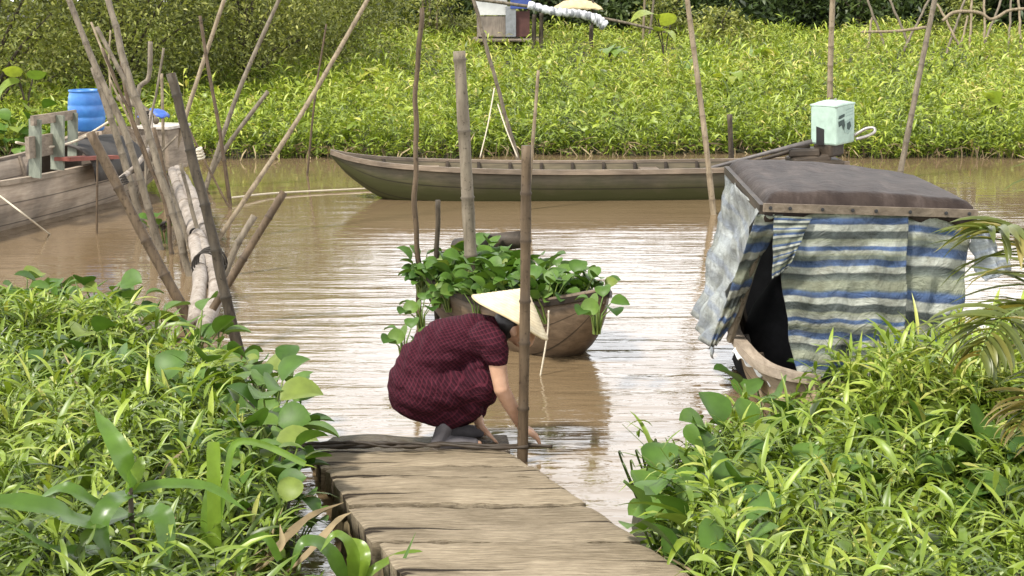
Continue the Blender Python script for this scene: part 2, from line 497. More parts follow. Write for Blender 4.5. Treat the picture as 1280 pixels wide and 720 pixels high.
# ================================================================== VEGETATION helpers
def prof_lance(t): return np.interp(t, [0, 0.12, 0.3, 0.55, 0.8, 1], [0.25, 0.75, 1.0, 0.82, 0.4, 0.02])
def prof_strap(t): return np.interp(t, [0, 0.15, 0.5, 0.8, 1], [0.7, 0.95, 1.0, 0.7, 0.03])
def prof_round(t): return np.interp(t, [0, 0.10, 0.28, 0.5, 0.72, 0.9, 1], [0.12, 0.50, 0.90, 1.0, 0.80, 0.38, 0.03])
def prof_heart(t): return np.interp(t, [0, 0.06, 0.2, 0.4, 0.65, 0.85, 1], [0.5, 0.85, 1.0, 0.9, 0.6, 0.28, 0.02])
def leaves_np(base, head, length, width, pitch, droop, roll, tint, prof=prof_lance, segs=4, fold=0.25):
    base = np.asarray(base, float)
    n = len(base)
    t = np.linspace(0, 1, segs + 1)
    el = pitch[:, None] - droop[:, None] * t[None, :]
    elm = (el[:, 1:] + el[:, :-1]) / 2
    st = (length / segs)[:, None]
    hx = np.concatenate([np.zeros((n, 1)), np.cumsum(np.cos(elm) * st, 1)], 1)
    hz = np.concatenate([np.zeros((n, 1)), np.cumsum(np.sin(elm) * st, 1)], 1)
    ch, sh = np.cos(head)[:, None], np.sin(head)[:, None]
    c = np.stack([base[:, 0:1] + hx * ch, base[:, 1:2] + hx * sh, base[:, 2:3] + hz], -1)
    nrm = np.stack([-np.sin(el) * ch, -np.sin(el) * sh, np.cos(el)], -1)
    side0 = np.stack([-sh + 0 * el, ch + 0 * el, 0 * el], -1)
    cr_, sr_ = np.cos(roll)[:, None, None], np.sin(roll)[:, None, None]
    side = side0 * cr_ + nrm * sr_
    nn = nrm * cr_ - side0 * sr_
    wv = (prof(t)[None, :] * width[:, None] / 2)[..., None]
    V = np.stack([c + side * wv + nn * wv * fold, c, c - side * wv + nn * wv * fold], 2).reshape(-1, 3)
    k = (np.arange(n) * (segs + 1) * 3)[:, None, None]
    i = (np.arange(segs) * 3)[None, :, None]
    q1 = np.array([0, 1, 4, 3]); q2 = np.array([1, 2, 5, 4])
    Q = np.concatenate([(k + i + q1).reshape(-1, 4), (k + i + q2).reshape(-1, 4)], 0)
    return V, Q, np.repeat(tint, (segs + 1) * 3)
def join_np(parts):
    Vs, Qs, Ts, o = [], [], [], 0
    for V, Q, T in parts:
        Vs.append(V); Qs.append(Q + o); Ts.append(T); o += len(V)
    return np.concatenate(Vs), np.concatenate(Qs), np.concatenate(Ts)
def stalks_np(p0, p1, r0, r1, tint, bend=None):
    """three-sided thin stalks from p0 to p1 with a midpoint bend."""
    n = len(p0)
    mid = (p0 + p1) / 2 + (bend if bend is not None else 0)
    rings = []
    for p, r in ((p0, r0), (mid, (r0 + r1) / 2), (p1, r1)):
        for a in (0, 2.094, 4.189):
            rings.append(p + np.stack([np.cos(a) * r, np.sin(a) * r, 0 * r], 1))
    V = np.stack(rings, 1).reshape(-1, 3)
    k = (np.arange(n) * 9)[:, None]
    Q = []
    for s in (0, 3):
        for j in range(3):
            j2 = (j + 1) % 3
            Q.append(k + np.array([s + j, s + j2, s + 3 + j2, s + 3 + j]))
    return V, np.concatenate(Q, 0), np.repeat(tint, 9)
def shoots(xy, hmin, hmax, nl, llen, lwid, stem_r, tint_mu, rng, segs=4, upright=0.35, spread=0.9):
    """Leafy shoots: leaning stems with lanceolate leaves set alternately."""
    n = len(xy)
    z0 = ground_z(xy[:, 0], xy[:, 1])
    p0 = np.stack([xy[:, 0], xy[:, 1], np.maximum(z0, -0.02) - 0.02], 1)
    H = rng.uniform(hmin, hmax, n)
    la = rng.uniform(0, 2 * math.pi, n); lm = rng.uniform(0.0, upright, n) * H
    p1 = p0 + np.stack([np.cos(la) * lm, np.sin(la) * lm, H], 1)
    bend = np.stack([-np.cos(la) * lm * 0.2, -np.sin(la) * lm * 0.2, H * 0.05], 1)
    ptc = np.sin(xy[:, 0] * 1.15 + 1.7 * np.sin(xy[:, 1] * .7)) * np.sin(xy[:, 1] * 1.3 + 1.2 * np.sin(xy[:, 0] * .8 + 2))
    H = H * (1 + 0.22 * ptc); p1[:, 2] = p0[:, 2] + H
    st = np.clip(rng.normal(tint_mu, 0.12, n) + 0.13 * ptc, 0, 1)
    P = [stalks_np(p0, p1, np.full(n, stem_r), np.full(n, stem_r * 0.5), st, bend)]
    hd0 = rng.uniform(0, 2 * math.pi, n)
    for k in range(nl):
        t = 0.25 + 0.75 * (k + rng.uniform(0, 0.8, n)) / nl
        t = np.minimum(t, 1.0)
        base = p0 * (1 - t)[:, None] + p1 * t[:, None] + bend * (1 - (2 * t - 1) ** 2)[:, None]
        L = llen * rng.uniform(0.6, 1.35, n)
        P.append(leaves_np(base, hd0 + k * 2.5 + rng.normal(0, 0.5, n), L, lwid * rng.uniform(0.7, 1.3, n),
                           rng.uniform(0.35, 1.25, n) * (0.75 + 0.35 * t), rng.uniform(0.5, 2.0, n) * spread, rng.normal(0, 0.35, n),
                           np.clip(st + rng.normal(0, 0.16, n), 0, 1), prof_lance, segs, 0.3))
    return join_np(P)
def in_poly(xy, poly):
    x, y = xy[:, 0], xy[:, 1]
    ins = np.zeros(len(xy), bool)
    j = len(poly) - 1
    for i in range(len(poly)):
        xi, yi = poly[i]; xj, yj = poly[j]
        c = ((yi > y) != (yj > y)) & (x < (xj - xi) * (y - yi) / (yj - yi + 1e-9) + xi)
        ins ^= c
        j = i
    return ins

# dock corners (world), used to keep plants off the deck
DL0, DR0 = onz(391, 563, 0.06), onz(633, 560, 0.06)
DL1, DR1 = onz(500, 718, 0.42), onz(868, 720, 0.42)
dock_dir_l, dock_dir_r = DL1 - DL0, DR1 - DR0
DL2, DR2 = DL0 + dock_dir_l * 1.7, DR0 + dock_dir_r * 1.7
dock_poly = [(DL0.x - .03, DL0.y + .3), (DR0.x + .05, DR0.y + .3), (DR2.x + .05, DR2.y), (DL2.x - .03, DL2.y)]

# ---- far bank ground cover (uncountable leaves)
def far_points(n, y0, y1, rng, pw=1.0):
    y = y0 + (y1 - y0) * rng.uniform(0, 1, n) ** pw
    x = rng.uniform(-1, 1, n) * (0.40 * y + 3.0)
    xy = np.stack([x, y], 1)
    return xy[y > far_shore(x) - 0.15]
rng = np.random.default_rng(11)
P = [shoots(far_points(8200, 21.5, 30, rng), 0.2, 0.5, 6, 0.17, 0.036, 0.005, 0.56, rng, 2, 0.6),
     shoots(far_points(6000, 29, 47, rng), 0.3, 0.65, 6, 0.24, 0.05, 0.006, 0.66, rng, 2, 0.5)]
q = rng.uniform(-13, 13, 2600)
P.append(shoots(np.stack([q, far_shore(q) + rng.uniform(-.22, .55, 2600)], 1), 0.12, 0.4, 6, 0.15, 0.036, 0.005, 0.45, rng, 2, 0.9))
P.append(shoots(far_points(2200, 21.6, 34, rng), 0.2, 0.5, 4, 0.15, 0.10, 0.006, 0.50, rng, 3, 0.5))
# clumps that stand higher than the rest
cl = far_points(150, 22.5, 45, rng)
for cx, cy in cl:
    k = 14
    q = np.stack([cx + rng.normal(0, 0.35, k), cy + rng.normal(0, 0.35, k)], 1)
    P.append(shoots(q, 0.4, 0.85, 6, 0.22, 0.05, 0.006, rng.uniform(0.3, 0.85), rng, 2, 0.5))
V, Q, T = join_np(P)
tag(np_mesh('bank_vegetation', V, Q, M['far_grass'], attrs={'tint': T}), 'bright leafy green cover growing over the whole far bank of the river', 'ground cover', kind='stuff')

# dry roots and stems hanging at the far waterline
n = 1900
x = rng.uniform(-13, 13, n)
y = far_shore(x) - rng.uniform(-0.1, 0.35, n)
V, Q, T = leaves_np(np.stack([x, y, rng.uniform(0.02, 0.20, n)], 1), rng.uniform(0, 6.28, n), rng.uniform(0.12, 0.4, n), rng.uniform(0.012, 0.03, n),
                    rng.uniform(-1.2, 0.7, n), rng.uniform(-0.3, 1.2, n), rng.normal(0, .5, n), rng.uniform(0, 1, n), prof_strap, 2, 0.2)
tag(np_mesh('dry_reeds', V, Q, M['dry'], attrs={'tint': T}), 'brown dry stems and roots along the far waterline', 'reeds', kind='stuff')

# ---- near banks: leafy grass
left_poly = [(-6.5, 9.9), (-4, 9.45), (-3.4, 9.3), (-2.4, 8.85), (-1.95, 8.15), (-1.6, 7.7), (-1.42, 7.2), (-1.34, 6.9), (DL0.x - .32, DL0.y - .35), (DL1.x - .22, DL1.y), (DL2.x - .15, DL2.y), (-0.5, 2.4), (-6.5, 2.4)]
right_poly = [(0.70, 6.25), (0.98, 6.6), (1.3, 6.75), (1.75, 6.95), (2.6, 7.2), (5.5, 7.5), (5.5, 2.4), (DR2.x + .05, DR2.y), (DR1.x + 0.05, DR1.y), (0.55, 5.6)]
def fill(poly, n, rng):
    a = np.array(poly)
    q = np.stack([rng.uniform(a[:, 0].min(), a[:, 0].max(), n), rng.uniform(a[:, 1].min(), a[:, 1].max(), n)], 1)
    q = q[in_poly(q, poly)]
    return q[np.abs(q[:, 0]) < 0.42 * q[:, 1] + 0.9]
rng = np.random.default_rng(5)
def near_cover(name, poly, nA, nB, seed, label, tall=()):
    rng = np.random.default_rng(seed)
    P = []
    q = fill(poly, nA, rng)
    P.append(shoots(q, 0.10, 0.30, 6, 0.115, 0.017, 0.003, 0.50, rng, 4, 0.7))
    q = fill(poly, nB, rng)
    P.append(shoots(q, 0.22, 0.42, 8, 0.15, 0.020, 0.0035, 0.60, rng, 4, 0.6))
    # long arching grass blades
    q = fill(poly, nB // 3, rng); k = len(q)
    P.append(leaves_np(np.stack([q[:, 0], q[:, 1], ground_z(q[:, 0], q[:, 1])], 1), rng.uniform(0, 6.28, k), rng.uniform(0.25, 0.5, k), rng.uniform(0.007, 0.014, k),
                       rng.uniform(1.0, 1.5, k), rng.uniform(0.8, 2.4, k), rng.normal(0, .4, k), np.clip(rng.normal(0.66, .18, k), 0, 1), prof_strap, 5, 0.25))
    # broad leaved creeper between the grass
    q = fill(poly, nA // 7, rng)
    V, Q, T = shoots(q, 0.12, 0.34, 5, 0.095, 0.046, 0.003, 0.38, rng, 4, 0.7)
    P.append((V, Q, T))
    q = fill(poly, nA // 10, rng)
    P.append(shoots(q, 0.15, 0.40, 5, 0.20, 0.028, 0.004, 0.50, rng, 5, 0.8))
    for poly2, n2, h0, h1 in tall:
        P.append(shoots(fill(poly2, n2, rng), h0, h1, 10, 0.17, 0.022, 0.004, 0.66, rng, 4, 0.4))
    V, Q, T = join_np(P)
    return tag(np_mesh(name, V, Q, M['grass'], attrs={'tint': T}), label, 'ground cover', kind='stuff')
near_cover('grass', left_poly, 9800, 3500, 21, 'dense leafy grass covering the near bank left of the plank landing',
           [([(-3.9, 8.6), (-3.9, 9.5), (-2.4, 8.85), (-2.2, 8.2)], 300, 0.3, 0.5)])
near_cover('grass', right_poly, 7600, 3000, 22, 'dense leafy grass covering the near bank right of the plank landing',
           [([(1.62, 6.2), (1.58, 6.8), (1.95, 7.05), (3.2, 7.2), (3.2, 6.1)], 1000, 0.28, 0.62), ([(2.2, 5.4), (2.2, 6.4), (3.2, 6.4), (3.2, 5.2)], 500, 0.35, 0.6)])

for nm, pl, sd_, lb in (('dead_leaves', left_poly, 31, 'brown dead blades mixed into the grass of the left bank'), ('dead_leaves', right_poly, 32, 'brown dead blades mixed into the grass of the right bank')):
    rng = np.random.default_rng(sd_)
    q = fill(pl, 1500, rng); k = len(q)
    V, Q, T = leaves_np(np.stack([q[:, 0], q[:, 1], ground_z(q[:, 0], q[:, 1]) + rng.uniform(0, .18, k)], 1), rng.uniform(0, 6.28, k), rng.uniform(.1, .32, k), rng.uniform(.008, .022, k),
                        rng.uniform(-.3, 1.1, k), rng.uniform(.2, 1.8, k), rng.normal(0, .6, k), rng.uniform(0, 1, k), prof_lance, 4, .4)
    tag(np_mesh(nm, V, Q, M['dry'], attrs={'tint': T}), lb, 'dead leaves', kind='stuff')

# ---- single water hyacinth plants, three shapes, copied
def hyacinth_proto(seed, nleaf, h, lsize):
    rng = np.random.default_rng(seed)
    root = empty('water_hyacinth', (0, 0, 0), 'x', 'plant')
    hd = rng.uniform(0, 6.28) + np.arange(nleaf) * 2.4
    rad = rng.uniform(0.25, 0.75, nleaf) * h * 0.8
    hh = h * rng.uniform(0.55, 1.0, nleaf)
    p0 = np.stack([np.cos(hd) * 0.02, np.sin(hd) * 0.02, np.full(nleaf, -0.04)], 1)
    p1 = np.stack([np.cos(hd) * rad, np.sin(hd) * rad, hh], 1)
    sv_ = stalks_np(p0, p1, np.full(nleaf, 0.011), np.full(nleaf, 0.005), rng.uniform(0, 1, nleaf), np.stack([np.cos(hd) * -0.02, np.sin(hd) * -0.02, 0.03 + 0 * hd], 1))
    np_mesh('stalks', sv_[0], sv_[1], M['hyacinth_stalk'], root, {'tint': sv_[2]})
    L = lsize * rng.uniform(0.75, 1.2, nleaf)
    lv = leaves_np(p1, hd + rng.normal(0, .5, nleaf), L, L * rng.uniform(0.85, 1.05, nleaf), rng.uniform(-0.1, 1.2, nleaf), rng.uniform(0.3, 1.5, nleaf),
                   rng.normal(0, .35, nleaf), np.clip(rng.normal(.42, .22, nleaf), 0, .9), prof_round, 8, 0.36)
    np_mesh('leaves', lv[0], lv[1], M['hyacinth'], root, {'tint': lv[2]})
    return root
protos = [hyacinth_proto(s, nl, h, l) for s, nl, h, l in ((1, 7, 0.26, 0.13), (2, 6, 0.32, 0.15), (3, 8, 0.22, 0.12), (4, 6, 0.30, 0.15), (5, 6, 0.34, 0.19))]
used = set()
def plant(k, loc, rz, sc, label, group):
    src = protos[k]
    if k not in used:
        used.add(k); r = src
    else:
        r = src.copy(); C.objects.link(r)
        for ch in src.children:
            c = ch.copy(); C.objects.link(c); c.parent = r
    r.location = loc; r.rotation_euler = (random.uniform(-.15, .15), random.uniform(-.15, .15), rz); r.scale = (sc, sc, sc)
    r['label'] = label; r['category'] = 'water hyacinth'; r['group'] = group
    return r
def on_ground(px, py, lift):
    """a point on the near bank whose plant top (lift above the ground) shows near this pixel"""
    z = lift
    for _ in range(8):
        p = onz(px, py, z)
        z = max(float(ground_z(p.x, p.y)), 0.0) + lift
    p.z = z - lift
    return p
left_h = [(30, 355, 4), (50, 370, 3), (90, 380, 4), (15, 395, 3), (120, 372, 3), (325, 455, 4), (320, 485, 3), (335, 520, 4), (340, 560, 3), (300, 540, 3), (345, 590, 4), (250, 480, 4), (35, 375, 1), (75, 365, 3), (60, 400, 4), (165, 372, 0), (150, 385, 1), (205, 395, 3), (245, 425, 4), (270, 425, 3), (300, 450, 1), (318, 462, 0), (330, 470, 3), (338, 500, 1),
          (342, 545, 3), (335, 575, 4), (322, 520, 0), (95, 440, 4), (120, 455, 3), (215, 500, 1), (300, 570, 3), (350, 612, 3), (320, 610, 1), (20, 470, 3), (180, 455, 1), (365, 645, 0)]
for px, py, k in left_h:
    plant(k, on_ground(px, py, 0.22), random.uniform(0, 6.28), random.uniform(.8, 1.15), 'round leaved water hyacinth among the grass left of the plank landing', 'hyacinths on the left bank')
right_h = [(1105, 475, 4), (1150, 485, 4), (1195, 505, 4), (1225, 485, 4), (1175, 520, 4), (1140, 560, 4), (1250, 545, 4), (1210, 590, 3), (1100, 500, 3), (900, 560, 4), (885, 590, 3), (860, 600, 1), (905, 620, 4), (870, 640, 3), (930, 545, 1), (830, 620, 0), (825, 650, 1), (1130, 510, 4), (1160, 535, 4), (1215, 540, 4), (1245, 520, 3), (1185, 560, 3),
           (1240, 575, 4), (1120, 540, 3), (1010, 520, 1), (1050, 480, 3), (960, 500, 3), (1090, 590, 1), (1270, 610, 3), (900, 680, 1), (1000, 600, 0)]
for px, py, k in right_h:
    plant(k, on_ground(px, py, 0.24), random.uniform(0, 6.28), random.uniform(.85, 1.2), 'round leaved water hyacinth among the grass right of the plank landing', 'hyacinths on the right bank')

# ---- trees
def tree(loc, height, crown_r, crown_base, nleaf, lsize, mat, name, label, group, seed, low_share=0.5, trunk_r=0.12, nclump=40):
    rng = np.random.default_rng(seed)
    root = empty(name, loc, label, 'tree', group)
    mb = MB()
    top = Vector((rng.normal(0, .3), rng.normal(0, .3), height * 0.8))
    path = spline([(0, 0, -0.3), (rng.normal(0, .15), rng.normal(0, .15), height * 0.3), top], 10)
    mb.tube(path, [trunk_r * (1 - 0.8 * i / 9) for i in range(10)], 8)
    cents = []
    for i in range(nclump):
        f = rng.uniform(0, 1) ** 1.1 * (0.34 if i % 2 else 1.0)
        z = crown_base + (height - crown_base) * f
        rr = crown_r * math.sqrt(max(0.15, 1 - (1.6 * (f - 0.4)) ** 2)) * math.sqrt(rng.uniform(0.1, 1))
        a = rng.uniform(0, 6.28)
        cents.append((math.cos(a) * rr, math.sin(a) * rr, z))
        if i % 3 == 0:
            t = min(0.9, max(0.05, z / height * 0.6))
            s = path[int(t * 9)]
            e = Vector(cents[-1])
            mb.tube(spline([s, s.lerp(e, 0.5) + Vector((0, 0, 0.15)), e], 6), [trunk_r * 0.4 * (1 - 0.85 * k / 5) for k in range(6)], 5)
    mb.build('trunk', M['bark'], root, local=True, smooth=True)
    cents = np.array(cents)
    ci = rng.integers(0, nclump, nleaf)
    spread = crown_r * 0.26
    base = cents[ci] + rng.normal(0, 1, (nleaf, 3)) * np.array([spread, spread, spread * 0.75])
    base[:, 2] = np.maximum(base[:, 2], crown_base * 0.5)
    ct = rng.normal(0.45, 0.16, nclump)
    sz = lsize * rng.uniform(0.6, 1.4, nleaf) * (1 + 0.8 * (base[:, 2] > 3.2))
    V, Q, T = leaves_np(base, rng.uniform(0, 6.28, nleaf), sz, sz * 0.45, rng.uniform(-1.0, 0.9, nleaf), rng.uniform(-.2, .8, nleaf), rng.normal(0, .8, nleaf),
                        np.clip(ct[ci] + rng.normal(0, .18, nleaf), 0, 1), prof_lance, 2, 0.2)
    np_mesh('crown', V, Q, mat, root, {'tint': T})
    return root
def gz(x, y): return float(ground_z(x, y))
near_trees = [(-9.6, 26.5, 7.0, 2.4), (-7.6, 28.0, 6.8, 2.3), (-5.6, 30.0, 5.2, 2.0), (-11.5, 29.5, 9, 2.6), (-4.6, 33.5, 4.2, 1.6)]
tl = ['olive leafy tree at the left end of the far bank behind the blue barrel', 'olive leafy tree behind the bundle of leaning poles', 'olive tree whose low crown ends at the bright bank',
      'tall olive tree set back at the far left edge', 'slim olive tree at the right end of the left clump']
for i, (x, y, h, r) in enumerate(near_trees):
    tree((x, y, gz(x, y)), h, r, 0.45, 21000, 0.09, M['tree_leaf'], 'leafy_tree', tl[i], 'olive trees on the far bank', 100 + i, nclump=60)
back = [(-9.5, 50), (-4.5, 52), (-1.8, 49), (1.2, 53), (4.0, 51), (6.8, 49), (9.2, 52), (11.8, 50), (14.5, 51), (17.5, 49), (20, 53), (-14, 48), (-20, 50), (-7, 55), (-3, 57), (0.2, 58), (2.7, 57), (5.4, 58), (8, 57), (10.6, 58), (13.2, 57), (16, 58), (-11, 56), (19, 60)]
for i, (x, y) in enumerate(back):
    tree((x, y, gz(x, y)), random.uniform(4.3, 5.4), random.uniform(1.9, 2.6), 0.3, 6500, 0.24, M['dark_tree_leaf'], 'dark_tree', 'dark green tree in the row behind the far bank', 'dark trees behind the far bank', 140 + i, nclump=36)
for i, (x, y, h) in enumerate([(5.9, 40.5, 1.1), (-3.6, 42, 1.0), (-1.9, 43, 1.3), (13.2, 44, 1.0), (-6.0, 41, 1.5), (-4.9, 43, 1.3), (-2.7, 44, 1.5), (-0.6, 44.5, 1.1), (4.6, 44, 1.2)]):
    lab = ['pale green round bush left of the tall pole above the bank', 'bush at the left end of the back fence', 'bushy shrub left of the shack', 'low bush under the leaning branches', 'bushy shrub beside the olive trees', 'shrub behind the long pale leaning pole', 'shrub left of the thin stakes', 'bush right behind the thin stakes', 'bush between the netting and the tall pale pole'][i]
    tree((x, y, gz(x, y)), h * 1.5, h * 0.7, 0.1, 2600, 0.13, M['tree_leaf'], 'leafy_shrub', lab, None, 180 + i, trunk_r=0.04, nclump=22)

# ================================================================== PLANK LANDING
def dock_mat(name, tone=1.0, wet=False):
    m, nt, b = new_mat(name)
    tcx = N(nt, 'ShaderNodeTexCoord')
    g = noise(nt, 7, 10, 0.72, tcx.outputs['Object'], (0.8, 15, 6), 0.15)
    fine = noise(nt, 30, 6, 0.7, tcx.outputs['Object'], (0.5, 4, 3), 0.2)
    blot = noise(nt, 2.3, 5, 0.65, tcx.outputs['Object'])
    d, l = (0.200, 0.165, 0.115), (0.52, 0.44, 0.325)
    if wet: d, l = (0.07, 0.056, 0.042), (0.16, 0.13, 0.10)
    r = ramp(nt, [(0.27, tuple(c * .6 * tone for c in d)), (0.40, tuple(c * 1.25 * tone for c in d)), (0.66, tuple(c * tone for c in l))])
    nt.links.new(g, r.inputs[0])
    fr = ramp(nt, [(0.3, (0.62, 0.6, 0.57)), (0.6, (1.1, 1.1, 1.1))])
    nt.links.new(fine, fr.inputs[0])
    col = mixc(nt, 1.0, r.outputs[0], fr.outputs[0], 'MULTIPLY')
    br = ramp(nt, [(0.33, (0.66, 0.63, 0.57)), (0.62, (1.1, 1.08, 1.04))])
    nt.links.new(blot, br.inputs[0])
    col = mixc(nt, 1.0, col, br.outputs[0], 'MULTIPLY')
    # a few long dark checks along the grain
    ck = noise(nt, 2.6, 2, 0.4, tcx.outputs['Object'], (0.30, 5.2, 1), 0.3)
    ckr = ramp(nt, [(0.365, (0.10, 0.08, 0.06)), (0.385, (1, 1, 1))])
    nt.links.new(ck, ckr.inputs[0])
    col = mixc(nt, 1.0, col, ckr.outputs[0], 'MULTIPLY')
    nt.links.new(col, b.inputs['Base Color'])
    b.inputs['Roughness'].default_value = 0.22 if wet else 0.85
    b.inputs['Specular IOR Level'].default_value = 0.6 if wet else 0.2
    mixh = mixc(nt, 0.35, g, fine)
    bump(nt, b, mixh, 1.0, 0.022)
    return m
M['dock'] = dock_mat('weathered_plank')
M['dock_b'] = dock_mat('weathered_plank_darker', 0.88)
M['dock_wet'] = dock_mat('wet_plank', 1.0, True)
M['dock_side'] = wood_mat('mossy_fibrous_side', (0.035, 0.03, 0.016), (0.20, 0.155, 0.085), (7, 7, 0.8), 0.9, 6, 1.0)
dock = empty('plank_landing', (DL0 + DR0) / 2 - Vector((0, 0, 0.06)), 'weathered pale plank landing sloping down into the river under the crouching woman', 'landing stage')
def deck_pt(u, v, dz=0.0):
    """u across left to right, v along: 0 at the water end, 1 at the frame's bottom edge"""
    a = DL0 + dock_dir_l * v
    c = DR0 + dock_dir_r * v
    p = a.lerp(c, u)
    p.z += dz
    return p
edges = [(0.0, 0.178), (0.19, 0.295), (0.307, 0.54), (0.552, 0.795), (0.807, 1.045), (1.057, 1.295), (1.307, 1.7)]
rp = random.Random(3)
for k, (v0, v1) in enumerate(edges):
    th = 0.11
    le, re_ = rp.uniform(-.02, .01), rp.uniform(-.012, .012)
    nu, nv = 46, max(4, int((v1 - v0) * 34))
    ph = rp.uniform(0, 9)
    def top(i, j, k=k, v0=v0, v1=v1, ph=ph, nu=nu, nv=nv, le=le, re_=re_):
        u, t = i / nu, j / nv
        v = v0 + (v1 - v0) * t
        e = 0.0025 * math.sin(u * 17 + ph) + 0.002 * math.sin(u * 61 + ph * 2)
        if j == 0: v += abs(e) * 0.8
        if j == nv: v -= abs(e) * 0.8
        uu = le + (1 + re_ - le) * u
        if i in (0, nu):
            uu += (0.005 * math.sin(t * 9 + ph) + 0.004 * math.sin(t * 37 + ph)) * (1 if i else -1)
        dz = 0.004 * math.sin(u * 7 + ph) + 0.0015 * math.sin(u * 33 + v * 61 + ph)
        if j in (0, nv): dz -= 0.004 + 0.002 * math.sin(u * 43 + ph)
        if i in (0, nu): dz -= 0.006
        return deck_pt(uu, v, dz + 0.006 * ((k * 7) % 3 - 1))
    V = [top(i, j) for i in range(nu + 1) for j in range(nv + 1)]
    nb = len(V)
    F = [(i * (nv + 1) + j, (i + 1) * (nv + 1) + j, (i + 1) * (nv + 1) + j + 1, i * (nv + 1) + j + 1) for i in range(nu) for j in range(nv)]
    ring = [i * (nv + 1) for i in range(nu + 1)] + [nu * (nv + 1) + j for j in range(1, nv + 1)] + [i * (nv + 1) + nv for i in range(nu - 1, -1, -1)] + [j for j in range(nv - 1, 0, -1)]
    V += [V[r_] - Vector((rp.uniform(-.01, .01), rp.uniform(-.005, .005), th + rp.uniform(-.012, .012))) for r_ in ring]
    L = len(ring)
    V += [V[r_] for r_ in ring]
    nc = nb + L
    F += [(nc + a, nb + a, nb + (a + 1) % L, nc + (a + 1) % L) for a in range(L)]
    F.append(tuple(nb + a for a in range(L)))
    mb = MB(); mb.add(V, F)
    c = deck_pt(.5, (v0 + v1) / 2)
    mb.build('plank', M['dock'] if k % 2 == 0 else M['dock_b'], dock, loc=c, smooth=True).rotation_euler
# wet board at the water end
mb = MB()
Wl, Wr = onz(393, 548, 0.03), onz(655, 546, 0.03)
a0, a1, b0, b1 = DL0 + Vector((-.01, .02, -.045)), DR0 + Vector((.02, .02, -.045)), DR0 + Vector((0.0, .34, -.066)), DL0 + Vector((.06, .36, -.066))
nu, nv = 24, 8
mb.grid(lambda u, v: a0.lerp(a1, u).lerp(b1.lerp(b0, u), v) + Vector((0, .02 * math.sin(u * 9) * v, .004 * math.sin(u * 13 + v * 5))), nu, nv)
mb.build('wet_board', M['dock_wet'], dock, loc=(a0 + b0) / 2, smooth=True, solid=0.06)
# side skirts and posts
for s, sg in ((0, -1), (1, 1)):
    mb = MB()
    def side(u, v, s=s, sg=sg):
        p = deck_pt(s, 0.32 + u * 1.38, -0.10 - v * 0.55)
        p.x += sg * (-0.03 + 0.02 * math.sin(u * 60) + 0.012 * math.sin(u * 150 + v * 3)) + (0.03 * math.sin(v * 3)) * sg
        return p
    mb.grid(side, 90, 8)
    mb.build('side_wall', M['dock_side'], dock, smooth=True, solid=0.03)
for v in (0.04, 0.5):
    for s in (0.06, 0.94):
        mb = MB()
        p = deck_pt(s, v, -0.10)
        mb.tube([p, p - Vector((0, 0, 0.7))], 0.05, 9)
        mb.build('post', M['dark_wood'], dock, loc=p, smooth=True)
# dark twisted branch lying across the water end
rb = random.Random(5)
mb = MB()
for k in range(4):
    pts = []
    for i in range(9):
        px = 372 + i * 36 + rb.uniform(-4, 4)
        p = onz(px, 556.5 + rb.uniform(-3.0, 3.0) + (i - 4) * 0.3, 0.085 + 0.012 * k)
        pts.append(p)
    if k == 0: pts = pts + [onz(690, 558, 0.09)]
    if k > 1: pts = pts[:6]
    mb.tube(spline(pts, 40), [0.011 - 0.0015 * k + 0.003 * math.sin(i * 1.3 + k) for i in range(40)], 7)
tag(mb.build('dead_branch', M['dark_wood'], loc=onz(540, 557, 0.08), smooth=True), 'long black wet branch lying across the end of the plank landing', 'branch')

# ================================================================== POLES
def pole(pts, r0, r1, mat, label, name='bamboo_pole', group='poles stuck in the river', node=0.34, bumpy=0.0, sink=0.5, cat='pole', seed=None):
    """pts base->top world points; the first point is where it meets water, mud or boat."""
    rr = random.Random(seed if seed is not None else label)
    pts = [Vector(p) for p in pts]
    if sink:
        d = (pts[0] - pts[1]).normalized()
        pts = [pts[0] + d * sink] + pts
    L = sum((pts[i + 1] - pts[i]).length for i in range(len(pts) - 1))
    n = max(12, int(L / 0.06))
    P = spline(pts, n)
    # place nodes
    R, A, PP = [], [], []
    s = 0.0
    nxt = rr.uniform(0.1, node)
    last = None
    for i, p in enumerate(P):
        t = i / (n - 1)
        r = r0 + (r1 - r0) * t
        if last is not None: s += (p - last).length
        last = p
        if bumpy:
            p = p + Vector((math.sin(s * 7 + r0 * 900) + .6 * math.sin(s * 17), math.cos(s * 6 + 1), 0)) * bumpy
        if node and s > nxt and 0 < i < n - 1:
            d = (P[i + 1] - p).normalized()
            PP += [p - d * 0.014, p, p + d * 0.010]; R += [r, r * 1.18, r * 1.0]; A += [0.15, 0.9, 0.55]
            nxt += node * rr.uniform(0.75, 1.2)
        else:
            PP.append(p); R.append(r * (1 + 0.05 * math.sin(s * 11 + r0 * 500))); A.append(0.0)
    mb = MB()
    mb.tube(PP, R, 12, a=A)
    o = mb.build(name, mat, loc=pts[1] if sink else pts[0], smooth=True)
    return tag(o, label, cat, group)
def pp(base, *rest, z=0.0, lean=0.0, d=None):
    """base pixel on height z (or at depth d), other pixels at that depth plus a growing share of lean."""
    b0 = onz(base[0], base[1], z) if d is None else atd(base[0], base[1], d)
    out = [b0]
    for i, q in enumerate(rest):
        out.append(atd(q[0], q[1], b0.y + lean * (i + 1) / len(rest)))
    return out
G, D, PA, BR = M['bamboo_grey'], M['bamboo_dark'], M['bamboo_pale'], M['bamboo_brown']
GL = 'poles around the log walkway'
pole(pp((298, 440), (258, 265), (213, 92), lean=0.3), 0.040, 0.030, D, 'thick dark post leaning left in front of the bleached logs', group=GL, bumpy=0.004)
